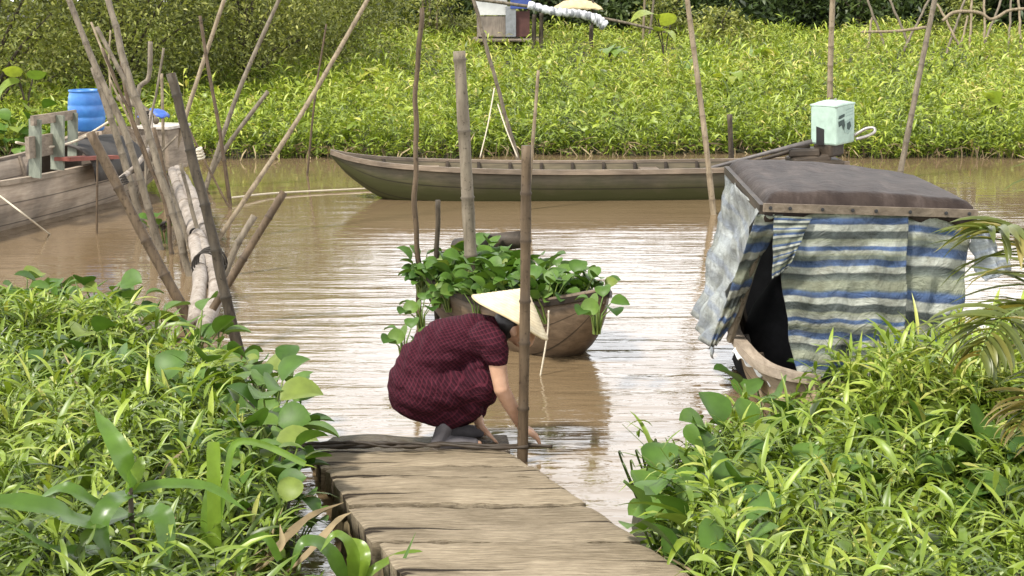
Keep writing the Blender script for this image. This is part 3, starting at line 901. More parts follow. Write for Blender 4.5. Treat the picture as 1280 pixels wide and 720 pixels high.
pole(pp((238, 402), (177, 290), (113, 166), lean=0.2), 0.040, 0.036, BR, 'thick brown post with pale cut top leaning left over the grey boat', group=GL)
pole(pp((250, 412), (300, 330), (355, 240), lean=0.3), 0.031, 0.028, BR, 'brown post leaning right with its blunt top low over open water', group=GL)
pole(pp((272, 300), (375, 145), (464, -8), lean=1.5), 0.028, 0.022, PA, 'long pale pole leaning far right from the walkway across the bright bank', group=GL)
pole(pp((280, 345), (297, 305), (318, 270), lean=0.2), 0.028, 0.030, G, 'short grey stub leaning right beside the brown post', group=GL)
pole(pp((200, 312), (160, 175), (120, 85), (84, -6), lean=0.4), 0.040, 0.026, G, 'grey pole at the far left of the bundle running out of the top', group=GL)
pole(pp((178, 285), (152, 190), (117, 84), lean=0.2), 0.042, 0.034, G, 'thick grey pole with cut top beside the blue barrel', group=GL)
pole(pp((238, 345), (196, 200), (160, 90), (133, -6), lean=0.5), 0.036, 0.026, G, 'knotty grey pole in the middle of the bundle running out of the top', group=GL, bumpy=0.006)
pole(pp((246, 330), (206, 220), (165, 120), (121, 34), lean=0.4), 0.030, 0.018, G, 'slim grey pole slanting through the bundle from low right to high left', group=GL)
pole(pp((226, 300), (170, 160), (138, 88), (114, 28), lean=0.8), 0.016, 0.011, PA, 'thinnest pale stick inside the bundle left of the knotty pole', group=GL)
pole(pp((222, 296), (180, 190), (137, 98), lean=0.3), 0.013, 0.010, PA, 'thin pale lath leaning left behind the cut post', group=GL)
pole(pp((150, 240), (137, 95), (138, 38), lean=0.4), 0.014, 0.010, PA, 'thin upright stick crossing the top of the bundle', group=GL)
pole(pp((176, 240), (172, 122), (186, 96), (188, 52), lean=0.2), 0.030, 0.028, G, 'crooked grey pole with a tape ring and rounded top', group=GL)
pole(pp((205, 245), (204, 170), (202, 92), lean=0.2), 0.020, 0.018, PA, 'straight upright pale pole left of the dark post', group=GL)
pole(pp((205, 240), (237, 130), (282, -6), lean=0.5), 0.030, 0.024, PA, 'pale pole leaning right behind the top of the dark post', group=GL)
pole(pp((288, 256), (274, 160), (260, 84), (250, 20), lean=0.3), 0.024, 0.018, BR, 'brown pole leaning left that crosses the pale leaning pole', group=GL)
pole(pp((252, 250), (298, 115), (352, -8), lean=0.6), 0.034, 0.022, G, 'tall grey pole leaning right in the middle of the left group', group=GL)
pole(pp((255, 236), (280, 188), (335, 114), lean=0.4), 0.030, 0.026, G, 'stout grey pole leaning right with cut top below the trees', group=GL)
pole(pp((384, 219), (394, 120), (408, 30), lean=0.2), 0.016, 0.012, BR, 'thin brown stake standing alone in the water left of the sampan bow', group=GL)
pole(pp((121, 292), (122, 165), lean=0.1), 0.012, 0.010, BR, 'thin brown stick upright in the water beside the grey boat', group=GL)
pole([atd(148, 122, 15.2), atd(165, 128, 15.1), atd(184, 140, 15.0), atd(196, 152, 14.9)], 0.036, 0.036, G, 'short cross bar lashed across the bundle of poles', group=GL, sink=0)
pole([atd(148, 226, 13.2), atd(172, 205, 13.6), atd(187, 180, 14.2), atd(189, 140, 14.6)], 0.026, 0.020, M['bamboo_white'], 'bent white brace tied between the cut post and the bundle', group=GL, sink=0)
for pts, r_, mt, lab in (([(236, 330), (190, 210), (128, 60)], .016, BR, 'thin brown stick running along the knotty pole'),
                         ([(190, 300), (182, 200), (205, 60)], .014, G, 'thin grey stick leaning right across the bundle above the blue sheet'),
                         ([(215, 318), (205, 250), (165, 150), (150, 60)], .022, BR, 'brown pole hidden in the middle of the bundle'),
                         ([(166, 262), (190, 205), (222, 170)], .015, G, 'short grey stick slanting right across the lower bundle'),
                         ([(262, 335), (240, 262), (226, 205)], .020, G, 'grey stick leaning left beside the upper walkway logs'),
                         ([(230, 340), (218, 270), (192, 160)], .024, BR, 'brown pole standing left of the walkway logs'),
                         ([(288, 262), (250, 190), (232, 150)], .013, BR, 'thin brown stick behind the dark post')):
    pole(pp(*pts, lean=.3), r_, r_ * .8, mt, lab, group=GL, bumpy=.004)
# bleached log walkway
GW = 'bleached logs of the walkway'
pole([atd(244, 402, 9.95), atd(250, 345, 10.9), atd(243, 298, 12.2)], 0.058, 0.055, M['bamboo_white'], 'lower left bleached log of the walkway, its end in the water plants', 'bamboo_log', GW, sink=0, cat='log', node=1.3)
pole([atd(254, 412, 9.75), atd(270, 358, 10.7), atd(247, 293, 12.4)], 0.060, 0.056, M['bamboo_white'], 'curved bleached log on the right of the lower walkway', 'bamboo_log', GW, sink=0, cat='log', node=1.3)
pole([atd(243, 290, 12.6), atd(229, 250, 14.0), atd(216, 214, 15.6)], 0.064, 0.055, M['bamboo_white'], 'upper left bleached log with a dark hollow end', 'bamboo_log', GW, sink=0, cat='log', node=1.3)
pole([atd(258, 296, 12.4), atd(240, 245, 14.0), atd(222, 212, 15.7)], 0.062, 0.055, M['bamboo_white'], 'upper right bleached log reaching towards the grey boat', 'bamboo_log', GW, sink=0, cat='log', node=1.3)
mb = MB(); e0 = atd(243.3, 291, 12.56); dr = (atd(243, 290, 12.6) - atd(229, 250, 14.0)).normalized()
mb.lathe([(0.048, -0.01), (0.0485, 0.012), (0.0, 0.006)], e0 + dr * 0.02, 16, axis=dr)
hl = [o for o in bpy.data.objects if o.get('label', '').startswith('upper left bleached')][0]
mb.build('hollow_end_shade', M['black'], hl, loc=e0)  # black disc on a solid log, painted shade of its hollow
# middle
GM = 'poles around the small boat'
pole(pp((525, 400), (521, 300), (519, 170), (526, 10), lean=0.1), 0.023, 0.017, BR, 'thin wavy brown pole left of the small boat, standing taller than the sampan', 'wooden_pole', GM, node=0, bumpy=0.008, cat='pole')
pole(pp((593, 412), (582, 200), (574, 64), lean=0.0), 0.048, 0.042, G, 'thick straight grey bamboo post with cut top behind the woman', group=GM, node=0.42)
pole(pp((547, 398), (545, 320), (549, 250), lean=0.0), 0.022, 0.018, D, 'short dark stick between the wavy pole and the thick post', 'wooden_pole', GM, node=0, bumpy=0.006)
pole(pp((653, 577), (656, 400), (658, 182), lean=0.0), 0.028, 0.026, BR, 'brown bamboo post in front of the woman and her hat', group=GM, node=0.27)
pole(pp((652, 216), (625, 120), (590, -8), lean=-0.2), 0.030, 0.024, G, 'grey pole leaning left behind the long sampan', group=GM, bumpy=0.004)
pole(pp((659, 262), (667, 165), (673, 88), lean=0.1), 0.024, 0.018, PA, 'thin pale pole just behind the brown post', group=GM)
GR = 'poles on the right of the river'
pole(pp((892, 268), (880, 160), (858, -8), lean=0.2), 0.036, 0.028, PA, 'long pale pole beside the canopy boat running out of the top', group=GR)
pole(pp((1037, 170), (1038, 80), (1041, -8), d=23.2), 0.050, 0.042, PA, 'upright pale pole behind the mint engine cover', group=GR)
pole(pp((1124, 222), (1148, 100), (1170, -8), lean=0.2), 0.042, 0.032, G, 'grey spotted pole leaning right behind the canopy roof', group=GR)
pole(pp((915, 222), (912, 143), lean=0.0), 0.036, 0.034, D, 'short dark stake at the stern of the long sampan', 'wooden_pole', GR, node=0)

# ropes in the water and on poles
def rope(pts, r, mat, label, name='rope', n=24, parent=None):
    mb = MB(); mb.tube(spline(pts, n), r, 6)
    o = mb.build(name, mat, loc=pts[0], smooth=True)
    return tag(o, label, 'rope')
rope([onz(290, 247, 0.06), onz(350, 241, 0.03), onz(475, 235, 0.02)], 0.012, M['rope'], 'pale rope stretched over the water to the sampan bow')
rope([atd(618, 110, 18.9), atd(610, 155, 18.7), atd(600, 197, 18.6)], 0.009, M['rope'], 'pale cord hanging left from the leaning pole behind the sampan')
rope([atd(622, 130, 18.9), atd(634, 165, 18.7), atd(647, 197, 18.6)], 0.009, M['rope'], 'pale cord hanging right down to the sampan edge')
rope([atd(20, 178, 14.6), atd(55, 184, 15.0), atd(95, 176, 15.6), atd(140, 150, 15.6)], 0.014, M['rope'], 'white rope sagging from the upright boards to the pole bundle')
rope([atd(0, 245, 13.9), atd(30, 268, 13.7), onz(62, 293, 0.0)], 0.010, M['rope'], 'thin mooring line from the grey boat into the water')
# lashings
def lash(px, py, d, r, axis, mat, label):
    mb = MB()
    ax = Vector(axis).normalized()
    for k in range(4):
        c = atd(px, py, d) + ax * (k - 1.5) * r * 0.45
        q = Vector((0, 0, 1)).rotation_difference(ax)
        mb.tube([c + q @ Vector((math.cos(t) * r, math.sin(t) * r, .006 * math.sin(2 * t))) for t in np.linspace(0, 6.3, 18)], 0.008, 6)
    return tag(mb.build('rope_lashing', mat, loc=atd(px, py, d), smooth=True), label, 'rope')
lash(184, 146, 14.9, 0.055, (0.35, 0.2, -1), M['dark_rope'], 'black rope lashing where the cross bar meets the bundle')
lash(152, 226, 13.1, 0.05, (0.45, 0, -1), M['dark_rope'], 'dark rope lashing on the thick brown post')
lash(246, 193, 10.0, 0.045, (0.3, 0, -1), M['rope'], 'pale cord tied around the dark post')
lash(262, 330, 11.0, 0.115, (0.1, 1, 0.1), M['dark_rope'], 'dark cord tied around the lower walkway logs')

# ================================================================== BOATS
def hull(sts, th=0.035, p=0.55, nper=16, nst=36):
    """sts: (s, half beam, gunwale z, bottom z) in the boat's own frame, bow towards +x."""
    sts = np.array(sts, float)
    u = np.linspace(0, 1, len(sts))
    uu = np.linspace(0, 1, nst)
    cols = []
    for c in range(4):
        pts = [Vector((v, 0, 0)) for v in sts[:, c]]
        cols.append([q.x for q in spline(pts, nst)])
    mb = MB()
    V, A, F = [], [], []
    m_ = nper + 1
    for layer in (0, 1):
        for i in range(nst):
            s, bt, zg, zb = (cols[c][i] for c in range(4))
            if layer:
                bt = max(bt - th, 0.004); zb = min(zb + th, zg - 0.004)
            for j in range(m_):
                a = math.pi * j / nper
                cy = math.copysign(abs(math.cos(a)) ** p, math.cos(a)); sz = abs(math.sin(a)) ** p
                flare = 1.0
                V.append((s, bt * cy * (0.80 + 0.20 * (1 - sz) + 0.0), zg - (zg - zb) * sz))
                A.append(0.5 * sz)
    o1 = nst * m_
    for i in range(nst - 1):
        for j in range(nper):
            k = i * m_ + j
            F.append((k, k + 1, k + m_ + 1, k + m_))
            F.append((o1 + k, o1 + k + m_, o1 + k + m_ + 1, o1 + k + 1))
        for j in (0, nper):
            k = i * m_ + j
            F.append((k, k + m_, o1 + k + m_, o1 + k))
    for i in (0, nst - 1):
        for j in range(nper):
            k = i * m_ + j
            F.append((k, o1 + k, o1 + k + 1, k + 1))
        F.append(tuple(i * m_ + j for j in range(m_)))
        F.append(tuple(o1 + i * m_ + j for j in range(m_)))
    mb.add(V, F, A)
    return mb, cols
def boat_root(name, loc, head, label, cat='boat'):
    return empty(name, loc, label, cat, None, head)
def rails(root, cols, wid, hei, mat, off=0.0):
    for sg in (1, -1):
        mb = MB()
        pts = [Vector((s, sg * (b_ + off), z_ - hei * 0.4)) for s, b_, z_ in zip(cols[0], cols[1], cols[2])]
        V, F = [], []
        for q in pts:
            for dy, dz in ((-wid, 0), (wid, 0), (wid, hei), (-wid, hei)):
                V.append(q + Vector((0, dy, dz)))
        for i in range(len(pts) - 1):
            for j in range(4):
                F.append((i * 4 + j, i * 4 + (j + 1) % 4, i * 4 + 4 + (j + 1) % 4, i * 4 + 4 + j))
        F += [(0, 3, 2, 1), tuple(len(V) - 4 + j for j in range(4))]
        mb.add(V, F)
        mb.build('gunwale', mat, root, local=True)
def interp_cols(cols, s):
    a = np.array(cols)
    o = np.argsort(a[0])
    return [float(np.interp(s, a[0][o], a[c][o])) for c in (1, 2, 3)]
def ribs(root, cols, ss, mat, w_=0.035, name='rib'):
    for s in ss:
        bt, zg, zb = interp_cols(cols, s)
        pts = []
        for j in range(13):
            a = math.pi * j / 12
            cy = math.copysign(abs(math.cos(a)) ** .55, math.cos(a)); sz = abs(math.sin(a)) ** .55
            pts.append(Vector((s, (bt - 0.05) * cy * (0.80 + 0.2 * (1 - sz)), zg + 0.01 - (zg - zb - 0.05) * sz)))
        MB().tube(pts, w_ * 0.6, 6).build(name, mat, root, local=True)

# ---- long sampan (bow at the left)
p_bow = onz(489, 247, 0); 
d_s = 16.95
xb = atd(413, 192, d_s).x; xs = atd(1052, 210, d_s + 0.35).x
Ls = xs - xb
sam = boat_root('wooden_sampan', ((xb + xs) / 2, d_s + 0.15, 0), math.pi + math.atan2(0.35, Ls), 'long brown wooden sampan with mossy hull floating across the middle of the river')
h_ = Ls / 2
mb, cols = hull([(-h_, 0.30, 0.40, 0.05), (-h_ * .8, 0.42, 0.37, -0.10), (-h_ * .3, 0.50, 0.345, -0.14), (h_ * .2, 0.50, 0.345, -0.14), (h_ * .55, 0.44, 0.375, -0.12), (h_ * .78, 0.32, 0.42, -0.02), (h_ * .92, 0.17, 0.48, 0.24), (h_, 0.03, 0.545, 0.50)])
mb.build('hull', M['sampan_wood'], sam, local=True, smooth=True)
rails(sam, cols, 0.028, 0.055, M['sampan_rail'])
ribs(sam, cols, [h_ * (0.80 - 0.125 * i) for i in range(13)], M['dark_wood'])
for s in (h_ * .62, -h_ * .25):
    bt, zg, zb = interp_cols(cols, s)
    MB().box((s, 0, zg - 0.06), (0.22, bt * 1.7, 0.03)).build('thwart', M['sampan_rail'], sam, local=True)
# floats/white lump on near side
# ---- long-tail motor on the stern
mo_d = 17.05
mb_c = atd(1048, 190, mo_d)
motor = empty('longtail_motor', (mb_c.x, mo_d, atd(1010, 205, mo_d).z), 'long tail boat motor under a mint cover on the stern of the long sampan', 'boat motor')
m_mint = plain_mat('mint_painted_cover', (0.36, 0.48, 0.405), 0.5, 0.4, 0.16, 9)
def wp(px, py, d): return atd(px, py, d)
# box cover: two visible faces, corner edge at px 1040
cx, cz0, cz1 = atd(1044, 155, mo_d).x, atd(1044, 182, mo_d).z, atd(1044, 128, mo_d).z
ang = math.radians(42)
mb = MB()
Rz = Matrix.Rotation(ang, 3, 'Z') @ Matrix.Rotation(math.radians(-4), 3, 'Y')
sx, sy, szz = 0.37, 0.37, cz1 - cz0 - 0.04
cc = Vector((cx - 0.03, mo_d, (cz0 + cz1) / 2 + 0.01))
nx = 12
def roofpt(u, v):
    bulge = 0.035 * (1 - (2 * u - 1) ** 2) * (1 - (2 * v - 1) ** 4)
    return cc + Rz @ Vector(((u - .5) * (sx + .002), (v - .5) * (sy + .002), szz / 2 - 0.012 + bulge))
mb.box(cc, (sx, sy, szz), Rz)
cov = mb.build('cover', m_mint, motor, loc=cc, bevel=0.025)
mb = MB(); mb.grid(roofpt, 10, 10)
mb.build('cover_lid', m_mint, motor, loc=cc, smooth=True, solid=0.03)
def face_front(u, v, o): return cc + Rz @ Vector(((u - .5) * sx, -sy / 2 - o, (v - .5) * szz))
def face_left(u, v, o): return cc + Rz @ Vector((-sx / 2 - o, (.5 - u) * sy, (v - .5) * szz))
def patch_on(face, poly, o, th, name, mat, par):
    mb = MB()
    V = [face(u, v, o) for u, v in poly] + [face(u, v, o + th) for u, v in poly]
    k = len(poly)
    F = [tuple(range(k)), tuple(range(k, 2 * k))] + [(i, (i + 1) % k, k + (i + 1) % k, k + i) for i in range(k)]
    mb.add(V, F)
    return mb.build(name, mat, par, loc=cc)
m_dk = plain_mat('dark_green_print', (0.035, 0.06, 0.05), 0.5, 0.3, 0.3, 30)
m_gy = plain_mat('grey_green_print', (0.28, 0.38, 0.33), 0.5, 0.3, 0.3, 50)
patch_on(face_front, [(.10, .66), (.16, .74), (.42, .77), (.42, .70), (.22, .66)], 0.003, 0.002, 'printed_emblem', m_dk, motor)
patch_on(face_front, [(.10, .60), (.40, .64), (.44, .48), (.36, .36), (.28, .50), (.12, .46)], 0.003, 0.002, 'printed_emblem', m_dk, motor)
patch_on(face_front, [(.46, .58), (.82, .64), (.90, .50), (.84, .34), (.62, .24), (.42, .30)], 0.003, 0.002, 'printed_emblem', m_gy, motor)
patch_on(face_front, [(.54, .52), (.70, .56), (.76, .44), (.66, .34), (.54, .38)], 0.006, 0.002, 'printed_emblem', m_dk, motor)
for k in range(3):
    patch_on(face_front, [(.50, .84 - .075 * k), (.88, .87 - .075 * k), (.88, .895 - .075 * k), (.50, .865 - .075 * k)], 0.003, 0.002, 'printed_line', m_gy, motor)
patch_on(face_left, [(.24, .0), (.54, .0), (.54, .40), (.24, .46)], 0.003, 0.003, 'exhaust_opening_shade', M['black'], motor)  # flat black patch painted as the shade inside an opening
mb = MB(); mb.lathe([(0.0, .02), (.015, .018), (.015, -.01)], roofpt(.5, .4) + Vector((0, 0, 0.02)), 10); mb.build('cap_bolt', M['steel'], motor, loc=roofpt(.5, .4))
# engine base, lumps
mb = MB()
for (px, py, ws, hs, ds) in ((1005, 190, .36, .10, .3), (1010, 198, .46, .09, .36), (1030, 204, .40, .10, .4), (1000, 205, .50, .08, .4)):
    mb.box(atd(px, py, mo_d), (ws, ds, hs), Matrix.Rotation(random.uniform(-.3, .3), 3, 'Z') @ Matrix.Rotation(random.uniform(-.12, .12), 3, 'Y'))
mb.box(atd(1036, 186, mo_d), (.26, .26, .16), Rz)
mb.build('engine_mount', M['dark_wood'], motor, loc=atd(1010, 200, mo_d), bevel=0.025)
MB().tube([atd(1015, 177, mo_d - .1), atd(990, 183, mo_d - .1), atd(865, 216, mo_d - 0.25)], [0.030, 0.027, 0.018], 8).build('drive_shaft', M['dark_steel'], motor, loc=atd(990, 183, mo_d), smooth=True)
MB().tube([atd(1012, 182, mo_d), atd(985, 190, mo_d), atd(940, 203, mo_d)], [0.03, 0.026, 0.02], 8).build('support_arm', M['dark_wood'], motor, loc=atd(990, 190, mo_d), smooth=True)
hp = [atd(1066, 170, mo_d), atd(1082, 161, mo_d), atd(1092, 160, mo_d - .02), atd(1093, 165, mo_d - .05), atd(1084, 170, mo_d - .08), atd(1070, 174, mo_d - .1)]
MB().tube(spline(hp, 24), 0.018, 8).build('handle_loop', M['steel'], motor, loc=hp[0], smooth=True)

# ---- grey boat at the left
A0 = onz(0, 292, 0); A1 = onz(203, 238, 0)
ax = (A1 - A0).normalized()
side_l = Vector((-ax.y, ax.x, 0))
Lb = 6.0
bow_e = A1 + ax * 0.45
cb = bow_e - ax * Lb / 2 + side_l * 0.60
gb = boat_root('cargo_boat', (cb.x, cb.y, 0), math.atan2(ax.y, ax.x), 'weathered grey plank cargo boat moored at the left edge')
mb, cols = hull([(-3, .62, .62, -.1), (-2, .66, .56, -.15), (-.6, .68, .50, -.16), (.8, .66, .49, -.16), (1.8, .65, .52, -.13), (2.5, .60, .62, -.04), (3.0, .50, .74, .08)], th=0.045, p=0.5)
mb.build('hull', M['boat_wood'], gb, local=True, smooth=True)
rails(gb, cols, 0.035, 0.05, M['boat_wood_plain'])
ribs(gb, cols, [-2.2, -1.6, -1.0, -.4, .2, .8, 1.4], M['boat_wood_plain'], 0.05)
def gl(px, py, d):
    """world point -> grey boat's own frame"""
    return Matrix.Rotation(-gb.rotation_euler.z, 3, 'Z') @ (atd(px, py, d) - Vector((cb.x, cb.y, 0)))
for px, pt, pb, d, wd in ((44, 149, 222, 14.7, .13), (72, 144, 212, 15.2, .15), (91, 141, 196, 15.7, .11)):
    MB().bar(gl(px, pb, d), gl(px, pt, d), wd, 0.03, up=(1, 0, 0)).build('upright_board', M['green_board'], gb, local=True)
MB().bar(gl(40, 151, 14.6), gl(94, 143, 15.8), 0.035, 0.10).build('rail_board', M['boat_wood_plain'], gb, local=True)
MB().bar(gl(34, 185, 14.5), gl(64, 180, 15.2), 0.04, 0.22).build('bulkhead', M['boat_wood_plain'], gb, local=True)
MB().bar(gl(78, 199, 15.1), gl(140, 196, 16.0), 0.20, 0.04).build('red_thwart', plain_mat('faded_red_board', (0.22, 0.07, 0.05), .7), gb, local=True)
# dark domed hatch in front of the bow deck
mb = MB()
hc = gl(118, 180, 16.2)
mb.grid(lambda u, v: Vector((hc.x + (u - .5) * 1.1, hc.y + 0.10 + math.cos(v * math.pi) * 0.42, 0.36 + 0.40 * math.sin(v * math.pi) ** .7)), 12, 14)
mb.build('hatch_cover', plain_mat('dark_canvas', (0.06, 0.055, 0.05), .7, .3, .3, 6), gb, local=True, smooth=True, solid=0.03)
# bow deck box
bc = gl(200, 170, 17.6)
mb = MB(); mb.box((bc.x + .05, bc.y, .52), (.5, .42, .50)); mb.build('bow_box', M['boat_wood_plain'], gb, local=True, bevel=0.01)
mb = MB(); mb.box((bc.x + .05, bc.y, .79), (.58, .50, .035)); mb.build('box_lid', plain_mat('pale_board', (0.50, .46, .40), .7), gb, local=True, bevel=0.005)
bl = atd(192, 146, 17.0)
mb = MB()
mb.grid(lambda u, v: bl + Vector(((u - .5) * .36 * (1 - .3 * abs(2 * v - 1) ** 3), (v - .5) * .26, 0.0 + .09 * math.sin(math.pi * u) ** .5 * math.sin(math.pi * v) ** .5 + .012 * math.sin(u * 17) * math.cos(v * 13))), 16, 12)
tag(mb.build('folded_tarpaulin', plain_mat('blue_plastic_sheet', (0.05, 0.12, 0.45), .4, .5, .2, 12), loc=bl, smooth=True, solid=0.01), 'small folded blue plastic sheet on the bow box of the grey boat', 'tarpaulin')
# blue barrel
bb = atd(110, 163, 16.3)
R_, Hh = 0.195, atd(110, 112, 16.3).z - bb.z
m_bar, nt, b = new_mat('blue_barrel_plastic')
b.inputs['Roughness'].default_value = 0.38
r = ramp(nt, [(0.35, (0.028, 0.13, 0.40)), (0.7, (0.055, 0.22, 0.54))])
nt.links.new(noise(nt, 5, 5), r.inputs[0]); nt.links.new(r.outputs[0], b.inputs['Base Color'])
bar = empty('plastic_barrel', bb, 'open blue plastic barrel standing on the grey boat', 'barrel')
prof = [(0, 0), (R_ * .86, 0), (R_ * .93, .02), (R_ * .97, Hh * .2), (R_ * 1.04, Hh * .32), (R_ * 1.0, Hh * .345), (R_ * 1.05, Hh * .37), (R_ * 1.06, Hh * .6), (R_ * 1.02, Hh * .63), (R_ * 1.05, Hh * .66), (R_ * .98, Hh * .85), (R_ * .93, Hh * .93), (R_ * .93, Hh * .95), (R_ * .97, Hh * .96), (R_ * .97, Hh), (R_ * .9, Hh), (R_ * .88, Hh * .9), (R_ * .95, Hh * .5), (0, Hh * .3)]
mb = MB(); mb.lathe(prof, bb, 32); mb.build('drum', m_bar, bar, loc=bb, smooth=True)

# ---- small boat full of hyacinth
st_p, bw_p = atd(562, 322, 10.6), atd(750, 406, 8.95)
ax2 = Vector((bw_p.x - st_p.x, bw_p.y - st_p.y, 0)); L2 = ax2.length; ax2.normalize()
c2 = (Vector((st_p.x, st_p.y, 0)) + Vector((bw_p.x, bw_p.y, 0))) / 2
sb = boat_root('small_sampan', (c2.x, c2.y, 0), math.atan2(ax2.y, ax2.x), 'small brown wooden boat heaped with water hyacinth behind the crouching woman')
h2_ = L2 / 2
mb, cols2 = hull([(-h2_, .30, .36, .10), (-h2_ * .6, .37, .33, -.12), (0, .40, .31, -.16), (h2_ * .35, .37, .33, -.13), (h2_ * .65, .29, .37, -.02), (h2_ * .86, .17, .42, .16), (h2_ * 1.03, .03, .47, .40)], th=0.03, p=0.75)
mb.build('hull', M['small_boat'], sb, local=True, smooth=True)
rails(sb, cols2, 0.022, 0.04, M['small_boat'])
mb = MB()
def bow_deck(u, v):
    s = h2_ * (0.70 + 0.335 * u)
    bt, zg, zb = interp_cols(cols2, s)
    return Vector((s, (2 * v - 1) * (bt + .012), zg + 0.022 + 0.012 * (1 - (2 * v - 1) ** 2)))
mb.grid(bow_deck, 14, 8)
mb.build('bow_deck', M['small_boat'], sb, local=True, smooth=True, solid=0.03)
for k in range(4):
    s = -h2_ * (0.98 - 0.11 * k)
    bt, zg, zb = interp_cols(cols2, s)
    MB().box((s, 0, zg + 0.01), (0.075, bt * 1.7, 0.025)).build('stern_slat', M['boat_wood_plain'], sb, local=True)
a_, b_ = atd(571, 309, 10.9), atd(653, 299, 10.5)
tag(MB().tube([a_, a_.lerp(b_, .5), b_], [0.068, 0.072, 0.066], 12).build('wooden_log', M['dark_wood'], loc=a_, smooth=True), 'thick dark log laid across the stern of the small hyacinth boat', 'log')
a_, b_ = atd(552, 317, 10.95), atd(578, 316, 10.8)
tag(MB().bar(a_, b_, .09, .035).build('wooden_board', M['dark_wood'], loc=a_), 'short dark board at the stern left of the thick log', 'board')
rng = np.random.default_rng(77)
cnt = 0
for i in range(78):
    s = rng.uniform(-h2_ * .80, h2_ * .74)
    bt, zg, zb = interp_cols(cols2, s)
    y = rng.uniform(-1, 1) * bt * .92
    if i >= 54: s, y = rng.uniform(-h2_ * .95, h2_ * .30), -bt * rng.uniform(.85, 1.0)
    z = zg - 0.13 + 0.16 * (1 - abs(y / bt) ** 2) * rng.uniform(.2, 1)
    q = Matrix.Rotation(sb.rotation_euler.z, 3, 'Z') @ Vector((s, y, z)) + Vector((c2.x, c2.y, 0))
    plant(int(rng.integers(0, 3)), q, rng.uniform(0, 6.28), rng.uniform(.60, .95), 'leafy water hyacinth heaped inside the small brown boat', 'hyacinths heaped in the small boat')
for px, py, lab in ((746, 396, 'water hyacinth hanging over the bow tip of the small boat'), (505, 432, 'water hyacinth floating left of the crouching woman'), (527, 395, 'water hyacinth beside the foot of the wavy pole')):
    plant(2, onz(px, py + 14, 0.05 if px < 700 else 0.38), 1.0, 0.9, lab, None)
rope([atd(686, 388, 8.75), atd(684, 420, 8.75), atd(672, 490, 8.7)], 0.006, M['rope'], 'thin pale string hanging from the side of the small boat')
plant(0, onz(206, 304, 0.0), 0.4, 1.0, 'water hyacinth floating under the log walkway', None)
mb = MB()
for k in range(6):
    mb.tube(spline([onz(204 + rng.uniform(-7, 7), 284 + rng.uniform(-3, 3), .02), onz(204 + rng.uniform(-7, 7), 278, .12), onz(204 + rng.uniform(-8, 8), 282, .18)], 8), .02, 6)
tag(mb.build('driftwood', M['dark_wood'], loc=onz(204, 284, .05), smooth=True), 'dark tangle of driftwood caught beside the log walkway', 'driftwood')

# ---- canopy boat at the right
RFL, RFR = atd(958, 250, 7.60), atd(1219, 258, 7.75)
RBL, RBR = atd(912, 203, 9.55), atd(1150, 224, 9.3)
axc = ((RFL + RFR) / 2 - (RBL + RBR) / 2); axc.z = 0; axc.normalize()
cxy = (RFL + RFR + RBL + RBR) / 4
bc_ = Vector((cxy.x - 0.02, cxy.y - 0.15, 0))
cbt = boat_root('canopy_boat', bc_, math.atan2(axc.y, axc.x), 'wooden boat under a dark canopy hung with blue and white striped tarps')
RCI = Matrix.Rotation(-cbt.rotation_euler.z, 3, 'Z')
def cl_(p): return RCI @ (Vector(p) - bc_)
mb, cols3 = hull([(-2.0, .40, .44, .0), (-1.2, .56, .40, -.15), (0, .64, .36, -.16), (.6, .62, .37, -.15), (1.0, .56, .38, -.12), (1.25, .46, .40, -.05), (1.4, .36, .42, .02)], th=0.04, p=0.5)
m_hw = wood_mat('tan_boat_wood', (0.16, 0.115, 0.07), (0.38, 0.30, 0.20), (0.5, 3, 5), 0.7, 5, .4, seams=6)
mb.build('hull', m_hw, cbt, local=True, smooth=True)
rails(cbt, cols3, 0.035, 0.05, M['boat_wood_plain'])
ribs(cbt, cols3, [-1, -.4, .2, .7, 1.1], m_hw, .045)
# floor boards
mb = MB(); mb.box((-.2, 0, .02), (2.6, .85, .03)); mb.build('floor_boards', M['dark_wood'], cbt, local=True)
# roof
m_roof, nt, b = new_mat('dark_canopy_sheet')
g1 = noise(nt, 3, 6, .65, None, (1, 3, 1))
r = ramp(nt, [(0.3, (0.020, 0.014, 0.012)), (0.55, (0.042, 0.031, 0.026)), (0.75, (0.085, 0.066, 0.057))])
nt.links.new(g1, r.inputs[0]); nt.links.new(r.outputs[0], b.inputs['Base Color'])
b.inputs['Roughness'].default_value = 0.55
b.inputs['Specular IOR Level'].default_value = 0.12
bump(nt, b, noise(nt, 7, 6), .6, .03)
def roof_pt(u, v, drop=0.0):
    """u 0 back..1 front, v 0 left..1 right"""
    p = RBL.lerp(RFL, u).lerp(RBR.lerp(RFR, u), v)
    e = min(u, 1 - u, v, 1 - v)
    crown = 0.030 * (1 - (2 * v - 1) ** 2) + 0.02 * math.sin(u * 9 + v * 3) * min(1, e * 12) * .3
    edge = -0.05 * max(0, 1 - e / 0.05) ** 2
    p.z += crown + edge + 0.006 * math.sin(v * 31 + u * 12) * min(1, e * 8) + 0.02
    return p
mb = MB()
def roof_ext(u, v):
    uu, vv = min(max((u - .03) / .94, 0), 1), min(max((v - .03) / .94, 0), 1)
    p = roof_pt(uu, vv)
    out = max(abs(u - .5), abs(v - .5)) - .47
    if out > 0:
        p.z -= out / .03 * (0.075 + 0.012 * math.sin(u * 25 + v * 37))
        p += (p - cxy).normalized() * 0.012
    return p
mb.grid(lambda u, v: cl_(roof_ext(u, v)), 66, 66)
rf = mb.build('roof_sheet', m_roof, cbt, local=True, smooth=True, solid=0.012)
fa, fb = RFL + Vector((-.02, -.035, -.035)), RFR + Vector((.0, -.035, -.035))
